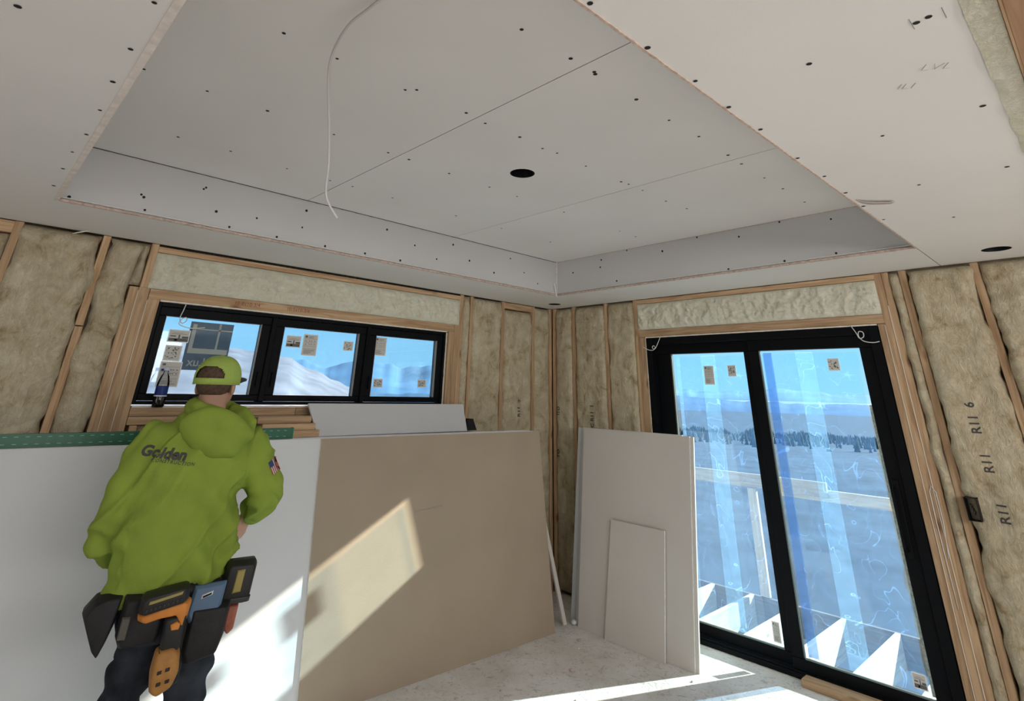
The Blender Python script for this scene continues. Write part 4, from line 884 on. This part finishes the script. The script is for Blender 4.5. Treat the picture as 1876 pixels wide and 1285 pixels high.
# hoodie
bm = hb()
rings(bm, [(-.012, .0, .845, .212, .150, .16), (-.010, 0, .875, .216, .155, .14), (-.008, 0, .95, .214, .152, .08), (-.018, 0, 1.04, .214, .148), (-.024, 0, 1.14, .216, .146), (-.014, -.004, 1.25, .208, .145), (.0, -.006, 1.33, .205, .135), (.0, -.004, 1.39, .178, .112), (.0, 0, 1.43, .12, .095), (0, 0, 1.465, .088, .085)], 36)
def chain(bm, P, r, seg=18):
    for i in range(len(P)-1): capsule(bm, P[i], P[i+1], r[i], r[i+1], seg)
chain(bm, [(-.165, 0, 1.345), (-.225, .005, 1.22), (-.262, .02, 1.08), (-.262, .065, .995), (-.222, .13, .935)], [.085, .077, .072, .066, .044])
chain(bm, [(.165, 0, 1.345), (.245, -.005, 1.235), (.305, -.012, 1.12), (.300, .055, 1.085), (.280, .130, 1.072)], [.086, .078, .073, .066, .050])
hood_me = fuse(bm, .0095, 5)
def fold(me, fn):
    me.update(); ns = [v.normal.copy() for v in me.vertices]
    for v, n in zip(me.vertices, ns): v.co += n*fn(v.co)
def hoodie_folds(p):
    f = 0
    f += .022*nz(p.x*5, p.y*5, p.z*7+p.x*8)
    q = nz(p.x*4+7, p.y*4, p.z*5-p.x*5); f += .020*(1-min(1, abs(q)*6))-.005                       # soft diagonal creases
    f += .007*nz(p.x*9+3, p.y*8, p.z*16)
    low = max(0, 1-(p.z-.84)/.20); f += low*.005*math.sin(p.x*30+nz(p.z*8, 1)*3)
    if p.x < -.19 and p.z < 1.15: f += .005*math.sin(p.z*75+p.x*30+nz(p.y*9,p.x*9)*3)*min(1, (1.15-p.z)*8)
    if p.x > .20 and p.z < 1.16: f += .005*math.sin((p.z+p.y*1.2)*60+p.x*25+nz(p.z*9,2)*3)
    # creases running from the right armpit to the waist
    d = (p.x-.10)*.8+(p.z-1.08)*.55
    if p.y < .05 and .85 < p.z < 1.26 and p.x > -.02: f += .026*math.sin(d*46)*math.exp(-((p.x-.12)/.09)**2)*min(1, (1.26-p.z)*8)
    return f
fold(hood_me, hoodie_folds)
hoodie = pobj('hooded_sweatshirt', hood_me, LIME, man); hoodie['label'] = 'baggy lime hooded sweatshirt with black lettering across the back'
# ribbed hem and cuffs
bm = hb()
def torus_ring(c, rx, ry, tr, tx=0.0, n=48, m=8, a0=0, a1=2*PI, rot=None):
    P = [Vector((rx*math.cos(a0+(a1-a0)*k/n), ry*math.sin(a0+(a1-a0)*k/n), 0)) for k in range(n+1)]
    for p in P: p.z += p.x*tx
    if rot is not None: P = [rot @ p for p in P]
    tube(bm, [Vector(c)+p for p in P], tr, m)
torus_ring((-.012, 0, .842), .204, .143, .015, .17); pobj('hem_band', bm, LIME, hoodie)
# hood lying on the back
bm = hb(); rx = Matrix.Rotation(math.radians(24), 3, 'X'); ry = Matrix.Rotation(math.radians(14), 3, 'Y')
ell(bm, (.035, -.125, 1.395), .150, .050, .095, ry @ rx, 28, 20)
ell(bm, (.040, -.140, 1.365), .115, .045, .075, ry @ rx, 28, 20)
torus_ring((.02, -.015, 1.468), .098, .105, .026, .0, rot=Matrix.Rotation(math.radians(20), 3, 'X') @ Matrix.Rotation(math.radians(10), 3, 'Y'))
P_ = [(-.075, -.03, 1.50), (-.05, -.10, 1.485), (.02, -.135, 1.46), (.09, -.14, 1.43), (.155, -.12, 1.395)]
chain(bm, P_, [.022, .028, .030, .028, .022], 12)
P_ = [(.10, .02, 1.475), (.14, -.03, 1.455), (.175, -.08, 1.42), (.165, -.12, 1.385)]; chain(bm, P_, [.026, .030, .028, .02], 12)
hm2 = fuse(bm, .0075, 4)
fold(hm2, lambda p: .008*nz(p.x*12, p.y*9, p.z*14)+.006*math.sin((p.x*.7+p.z)*60+nz(p.x*8, 3)*2)*min(1, max(0, (p.x-.03)*12)))
hood = pobj('hood', hm2, LIME, hoodie)
bm = hb(); torus_ring((-.100, -.118, 1.38), .0, .0, .001, n=4)
bm.free()
# lettering on the back
def shrink_text(s, size, x, z, bold, shear, name, lab, spacing=1.0, tilt=-.10, target=None, off=.0015):
    me = text_mesh(s, size, (x, -.5, z), (1, 0, tilt), (-tilt, 0, 1), extr=0, bold=bold, shear=shear, spacing=spacing)
    bm = bmesh.new(); bm.from_mesh(me)
    for _ in range(2): bmesh.ops.subdivide_edges(bm, edges=[e for e in bm.edges if e.calc_length() > .007], cuts=1)
    bmesh.ops.triangulate(bm, faces=bm.faces); inv = PM.inverted(); tb = bmesh.new(); m2 = target.data.copy(); m2.transform(inv @ Matrix.Translation(WLOC[target.name])); tb.from_mesh(m2); tree = BVHTree.FromBMesh(tb); tb.free()
    for v in bm.verts:
        h = tree.ray_cast(Vector((v.co.x, -1, v.co.z)), Vector((0, 1, 0)))
        if h[0]: v.co.y = h[0].y-off
    o = pobj(name, bm, INK, target, False); o['label'] = lab; return o
shrink_text('Golden', .054, -.140, 1.316, .0026, .18, 'back_lettering', 'bold slanted black lettering', 1.02, target=hoodie)
shrink_text('CONSTRUCTION', .017, -.100, 1.285, .0003, .15, 'back_lettering', 'small black lettering under the name', 1.25, target=hoodie)
bm = hb(); box(bm, -.222, -.185, -.3, -.299, 1.292, 1.2935)
# flag patch on the right sleeve
tb = bmesh.new(); inv = PM.inverted(); m2 = hoodie.data.copy(); m2.transform(inv @ Matrix.Translation(WLOC[hoodie.name])); tb.from_mesh(m2); tree = BVHTree.FromBMesh(tb); tb.free(); bm.free()
bm = bmesh.new(); nU, nV = 10, 13; G = []
fo, fu, fv = Vector((.278, -1, 1.262)), Vector((.038, 0, .020)), Vector((.030, 0, -.050))
for i in range(nU+1):
    row = []
    for j in range(nV+1):
        p = fo+fu*(i/nU)+fv*(j/nV); h = tree.ray_cast(p, Vector((0, 1, 0))); row.append(bm.verts.new(Vector((p.x, (h[0].y if h[0] else -.02)-.0015, p.z))))
    G.append(row)
for i in range(nU):
    for j in range(nV): f = bm.faces.new((G[i][j], G[i+1][j], G[i+1][j+1], G[i][j+1])); f.material_index = (2 if (j < 6 and i < 5) else (0 if i % 2 else 1))
fl = pobj('flag_patch', bm, [plain('flag_white', (.6, .55, .5), .8), plain('flag_red', (.35, .06, .07), .8), plain('flag_blue', (.05, .06, .15), .8)], hoodie, False); fl['label'] = 'small striped flag patch'
# trousers
bm = hb()
rings(bm, [(0, 0, .92, .150, .105), (0, 0, .88, .165, .115), (.005, 0, .82, .186, .130), (.02, 0, .74, .180, .122), (.03, 0, .68, .165, .110)], 32)
chain(bm, [(-.060, .0, .76), (-.052, .02, .64), (-.072, .05, .55), (-.082, .03, .42), (-.105, -.05, .22), (-.115, -.09, .11)], [.098, .080, .080, .070, .062, .060])
chain(bm, [(.110, .0, .76), (.128, .02, .62), (.130, .03, .50), (.128, .02, .36), (.126, .0, .20), (.125, -.01, .10)], [.104, .088, .082, .072, .064, .064])
tm = fuse(bm, .010, 4)
fold(tm, lambda p: .010*nz(p.x*7, p.y*7, p.z*13)+.007*nz(p.x*16, p.y*14, p.z*30)+(.009*math.sin(p.z*62+p.x*22) if p.z < .62 else 0))
pants = pobj('trousers', tm, DENIM, man); pants['label'] = 'worn dark work trousers'
bm = hb()
for q in (LL, RL):
    x, y = q[2][0], q[2][1]; ell(bm, (x, y+.07, .045), .050, .145, .045); rings(bm, [(x, y, .03, .045, .055), (x, y, .12, .048, .055), (x, y, .19, .052, .058)], 16)
    box(bm, x-.048, x+.048, y-.07, y+.21, .0, .022, bev=.01)
bt = fuse(bm, .007, 3)
for v in bt.vertices: v.co.z = max(v.co.z, 0.0)
pobj('boots', bt, plain('boot_leather', (.12, .075, .04), .7, var=.2, scale=15), man)

# ------------------------------------------------------------------ tool belt and tools
def W(p): return PM @ Vector(p)
belt = empty('tool_belt', 'dark worn leather tool belt with pouches round the man\'s hips', 'tool belt', W((0, 0, .84)))
LEATHER = plain('dark_leather', (.014, .013, .014), .6, var=.3, scale=14, bump=.12, bscale=60, spec=.3)
bm = hb(); torus_ring((.0, 0, .845), .198, .145, .020, .05, 48, 8); 
for v in bm.verts: pass
pobj('belt_strap', bm, LEATHER, belt)
def pouch(poly, y0, y1, name, mat, lab=None, parent=belt, bev=.006):
    """closed pouch: outline in local x,z extruded from y0 (outer) to y1"""
    bm = bmesh.new(); n = len(poly); cx_ = sum(p[0] for p in poly)/n; cz_ = sum(p[1] for p in poly)/n
    a = [bm.verts.new((x, y1, z)) for x, z in poly]; b = [bm.verts.new((x, (y0+y1)/2-.4*(y1-y0)*0, z)) for x, z in poly]; c = [bm.verts.new((cx_+(x-cx_)*.82, y0, cz_+(z-cz_)*.86)) for x, z in poly]
    for A_, B_ in ((a, b), (b, c)):
        for i in range(n): bm.faces.new((A_[i], A_[(i+1) % n], B_[(i+1) % n], B_[i]))
    bm.faces.new(a[::-1]); bm.faces.new(c)
    bmesh.ops.recalc_face_normals(bm, faces=bm.faces); bmesh.ops.bevel(bm, geom=list(bm.edges), offset=bev, segments=2, affect='EDGES', profile=.6)
    o = pobj(name, bm, mat, parent)
    if lab: o['label'] = lab
    return o
pouch([(-.20, .86), (-.245, .845), (-.275, .805), (-.255, .765), (-.215, .69), (-.192, .665), (-.178, .705), (-.165, .755), (-.150, .86)], -.14, -.02, 'side_pouch', LEATHER, 'black pointed pouch hanging at his left hip')
pouch([(-.150, .855), (-.155, .74), (-.135, .70), (-.02, .70), (-.01, .74), (-.01, .855)], -.178, -.11, 'back_pouch', LEATHER)
boxp = pouch([(-.145, .80), (-.147, .735), (-.120, .733), (-.118, .80)], -.190, -.170, 'pouch_loop', plain('worn_web', (.10, .095, .08), .9), bev=.002)
pouch([(.075, .80), (.070, .66), (.09, .62), (.195, .64), (.212, .70), (.215, .80)], -.185, -.10, 'side_pouch', LEATHER)
# reinforced leg patch
pouch([(.02, .80), (.015, .60), (.05, .55), (.085, .56), (.10, .80)], -.150, -.09, 'tool_holster', LEATHER)
# phone / blue-grey card in the pocket
dv = empty('pocket_case', 'blue-grey folded case sticking out of the right rear pouch', 'case', W((.14, -.17, .75)))
pouch([(.075, .862), (.062, .775), (.080, .745), (.178, .770), (.186, .868)], -.178, -.148, 'case_body', plain('slate_blue', (.10, .16, .25), .6), parent=dv, bev=.003)
pouch([(.103, .836), (.101, .823), (.140, .833), (.141, .846)], -.183, -.176, 'buckle', plain('light_buckle', (.6, .62, .62), .4), parent=dv, bev=.001)
pouch([(.107, .833), (.106, .826), (.136, .835), (.136, .841)], -.185, -.181, 'buckle_slot', DARK, parent=dv, bev=.0005)
# cordless drywall screw gun
OR = plain('tool_orange', (.55, .20, .035), .5, var=.15, scale=20); TB = plain('tool_black', (.018, .017, .016), .5); YL = plain('tool_yellow', (.30, .24, .07), .5)
dr = empty('cordless_screwdriver', 'orange and black cordless screw gun hanging upside down at the back of the belt', 'power tool', W((.04, -.20, .70)))
pouch([(-.100, .862), (-.104, .822), (-.092, .812), (.050, .838), (.056, .848), (.050, .885), (.038, .890), (-.088, .872)], -.262, -.182, 'battery', TB, 'black battery pack', dr, .005)
pouch([(-.075, .858), (-.077, .848), (.030, .868), (.032, .878)], -.266, -.255, 'battery_stripe', YL, None, dr, .001)
for k in range(9): pouch([(-.080+k*.013, .826+k*.0025), (-.080+k*.013, .836+k*.0025), (-.073+k*.013, .8375+k*.0025), (-.073+k*.013, .8275+k*.0025)], -.265, -.257, 'battery_rib', plain('rib_black', (.035, .033, .03), .5) if k == 0 else bpy.data.materials['rib_black'], None, dr, .001)
pouch([(-.100, .812), (-.098, .795), (-.080, .787), (-.030, .797), (.030, .800), (.060, .760), (.068, .835), (.055, .842), (-.030, .828)], -.246, -.186, 'tool_foot', OR, None, dr, .006)
pouch([(-.010, .800), (-.006, .690), (.002, .680), (.048, .684), (.062, .700), (.062, .805)], -.240, -.188, 'grip', TB, None, dr, .008)
pouch([(.010, .775), (.016, .758), (.040, .758), (.044, .775), (.030, .784)], -.247, -.236, 'speed_dial', OR, None, dr, .002)
pouch([(-.018, .700), (-.022, .640), (-.012, .585), (.012, .568), (.058, .590), (.072, .630), (.062, .690), (.040, .712), (.0, .708)], -.255, -.185, 'motor_housing', plain('tool_tan', (.36, .17, .045), .6, var=.2, scale=25), None, dr, .010)
for a, b in ((.0, .650), (.024, .655), (.004, .618), (.030, .622)): pouch([(a, b), (a, b-.010), (a+.014, b-.008), (a+.014, b+.002)], -.259, -.250, 'vent', TB, None, dr, .001)
# second tool on the right hip
dr2 = empty('impact_driver', 'black cordless driver with a tall battery standing off his right hip', 'power tool', W((.23, -.06, .80)))
pouch([(.190, .915), (.182, .900), (.172, .800), (.180, .772), (.275, .770), (.290, .785), (.300, .900), (.292, .916)], -.135, -.045, 'battery', TB, 'black battery pack', dr2, .007)
pouch([(.222, .890), (.214, .815), (.246, .818), (.252, .892)], -.142, -.130, 'battery_stripe', YL, None, dr2, .001)
pouch([(.180, .800), (.176, .780), (.285, .782), (.288, .802)], -.140, -.120, 'battery_foot', plain('foot_black', (.03, .03, .03), .4), None, dr2, .002)
pouch([(.215, .775), (.208, .700), (.228, .672), (.250, .690), (.256, .775)], -.115, -.055, 'grip', plain('tool_red', (.32, .10, .06), .5, var=.3, scale=30), None, dr2, .006)

# ------------------------------------------------------------------ deck outside
deck = empty('deck_frame', 'unfinished deck framing of pale joists outside the glass door', 'deck', (1.1, -1.5, -.45))
for k in range(8):
    y = .43-.41*k
    boxo('joist', .142, 2.029, y-.019, y+.019, -.44, -.20, DW_X, deck, bev=.002)
boxo('rim_joist', 2.032, 2.070, -3.6, .9, -.44, -.205, wood('dark_rim', 1, (.20, .18, .16), (.28, .26, .24)), deck, bev=.002)  # rim wood set darker than the joists
rail = empty('guard_rail', 'temporary guard rail of pale boards at the deck edge', 'railing', (2.1, -1.3, -.2))
boxo('rail_board', 2.072, 2.110, -1.652, .9, .715, .838, DW_Y, rail, bev=.002)
boxo('rail_board', 2.112, 2.150, -4.2, -1.05, .672, .770, DW_Y, rail, bev=.002)
boxo('post', 2.030, 2.068, -.975, -.885, -.198, .712, DW_Z, rail, bev=.002)
boxo('post', 2.072, 2.110, .70, .79, -.44, .712, DW_Z, rail, bev=.002); boxo('post', 2.072, 2.110, -3.9, -3.81, -.44, .66, DW_Z, rail, bev=.002)
# ------------------------------------------------------------------ land
def elev_terrain(name, azs, rs, hf, mat, zero=True):
    bm = bmesh.new(); G = [[bm.verts.new((CP.x+r*math.sin(math.radians(a)), CP.y+r*math.cos(math.radians(a)), hf(a, r))) for r in rs] for a in azs]
    for i in range(len(azs)-1):
        for j in range(len(rs)-1): bm.faces.new((G[i][j], G[i+1][j], G[i+1][j+1], G[i][j+1]))
    return obj(name, bm, mat, smooth=True, zero=False)
GRASS = plain('dry_grass', (.045, .065, .085), .95, var=.5, scale=.25, detail=10, bump=.6, bscale=3)
def ground_h(a, r):
    base = -3.2-r*.045 if r < 600 else -30.2-(r-600)*.01
    # hill behind the house, falling away to the east
    s = min(1, max(0, (r-14)/60)); crest = max(0, min(1, (33-a)/24)) if a > -70 else 1
    h = base+s*s*(3-2*s)*crest*(7.5 if r < 120 else max(0, 7.5-(r-120)*.06))+.8*nz(a*.15, r*.03)*min(1, r/60)
    return h
azs = [-110+i*1.5 for i in range(175)]; rs = [4.6]+[6*1.13**i for i in range(52)]
land = elev_terrain('ground', azs, rs, ground_h, GRASS); tag(land, kind='structure')
HILLM = plain('pale_hillside', (.215, .215, .25), .95, var=.25, scale=.5, detail=10, bump=.5, bscale=2)
def hill_h(a, r):
    # silhouette elevation (deg) as seen from the house
    kp = [(-40, 4.5), (5, 4.1), (12.5, 3.62), (20.4, 2.85), (22.6, 2.52), (25.4, 1.32), (28.5, .2), (31, -.8), (36, -3.0), (42, -5.5)]
    e = kp[0][1]
    for (a0, e0), (a1, e1) in zip(kp, kp[1:]):
        if a0 <= a <= a1: e = e0+(e1-e0)*(a-a0)/(a1-a0)
    if a > 42: e = -5.5
    rc = 55.0; top = 1.58+rc*math.tan(math.radians(e))+.25*nz(a*.8, 1)
    if r < rc: t = (r-9)/(rc-9); return -4.2+(top+4.2)*(t**.75 if t > 0 else 0)+.12*nz(a*2, r*.6)
    return top-(r-rc)*.35
hill = elev_terrain('hillside', [-40+i*.75 for i in range(110)], [9+i*1.6 for i in range(40)], hill_h, HILLM)
tag(hill, 'bright pale hillside sloping down outside the three-pane window', 'hill')
def ridge(name, dist, kp, mat, label, rough, base=-60, seed=0, a0=-30, a1=110, cat='hills'):
    bm = bmesh.new(); G = []; n = 560
    for i in range(n+1):
        a = a0+(a1-a0)*i/n; e = kp[0][1]
        for (p, e0), (q, e1) in zip(kp, kp[1:]):
            if p <= a <= q: e = e0+(e1-e0)*(a-p)/(q-p)
        if a > kp[-1][0]: e = kp[-1][1]
        e += rough*(.8*nz(a*.35, seed)+.7*nz(a*1.1, seed, 2)+.25*nz(a*3, seed, 4))
        top = 1.58+dist*math.tan(math.radians(e)); s, c = math.sin(math.radians(a)), math.cos(math.radians(a)); row = []
        for t, dr in ((0, -.5), (.35, -.34), (.7, -.16), (1, 0), (.4, .25), (0, .5)):
            wob = 1+.03*nz(a*.5+t*2, t*3, seed) if 0 < t < 1 else 1
            r = dist*(1+dr*.5)*wob; row.append(bm.verts.new((CP.x+r*s, CP.y+r*c, base+(top-base)*t)))
        G.append(row)
    for i in range(n):
        for j in range(5): bm.faces.new((G[i][j], G[i+1][j], G[i+1][j+1], G[i][j+1]))
    o = obj(name, bm, mat, smooth=True); tag(o, label, cat); return o
ridge('mountain_range', 7000, [(-31, 2.2), (-30, 2.2), (20, 2.2), (24.3, 2.2), (26.3, 1.6), (28.7, 2.3), (31.2, 2.3), (33, 1.9), (36, 2.0), (40, 1.2), (48, .9), (59, .55), (64, .35), (68.3, .75), (72, .45), (76, .3), (110, .3)], plain('haze_mountains', (.11, .24, .38), .95, var=.35, scale=.0015, detail=8), 'mountain range with blue haze painted into its colour, on the horizon behind all the windows', .25, -80, 3, cat='mountains')  # distance haze is put into the blue base colour
ridge('coastal_ridge', 2600, [(-30, -.6), (28, -.5), (55, -.1), (59.5, -.05), (64.7, -.35), (70, -.45), (80, -.3), (110, -.3)], plain('haze_ridge', (.07, .15, .25), .95, var=.25, scale=.004, detail=8), 'low ridge tinted blue for haze in the middle distance beyond the fields', .15, -70, 9)  # blue of the haze painted into this nearer ridge too
seam = elev_terrain('water', [58+i*.5 for i in range(60)], [2900, 3400, 4000, 4800], lambda a, r: -22.0, plain('bright_water', (.30, .38, .45), .6, spec=.3)); tag(seam, 'bright strip of water below the far mountains', 'water')
# dark tree line across the field
TREE = plain('dark_conifers', (.045, .075, .07), .95, var=.4, scale=.3)
bm = bmesh.new(); rnd = random.Random(3)
for k in range(3600):
    a = rnd.uniform(44, 96); r = 190+450*rnd.random()**.7 if nz(a*.5, rnd.random()*2, 7) > -.25 else rnd.uniform(450, 640); h = rnd.uniform(3, 6)*(.7+.6*nz(a*.6, 5)); z = ground_h(a, r)
    x, y = CP.x+r*math.sin(math.radians(a)), CP.y+r*math.cos(math.radians(a)); R0 = h*.22
    for f0, f1, rr in ((0.0, .55, 1.0), (.3, .8, .75), (.58, 1.0, .5)):
        base = [bm.verts.new((x+R0*rr*math.cos(q*PI/3+k), y+R0*rr*math.sin(q*PI/3+k), z+h*f0)) for q in range(6)]; tp = bm.verts.new((x, y, z+h*f1))
        for q in range(6): bm.faces.new((base[q], base[(q+1) % 6], tp))
tag(obj('conifer_forest', bm, TREE), 'belt of dark conifers across the fields beyond the deck', 'trees', kind='stuff')
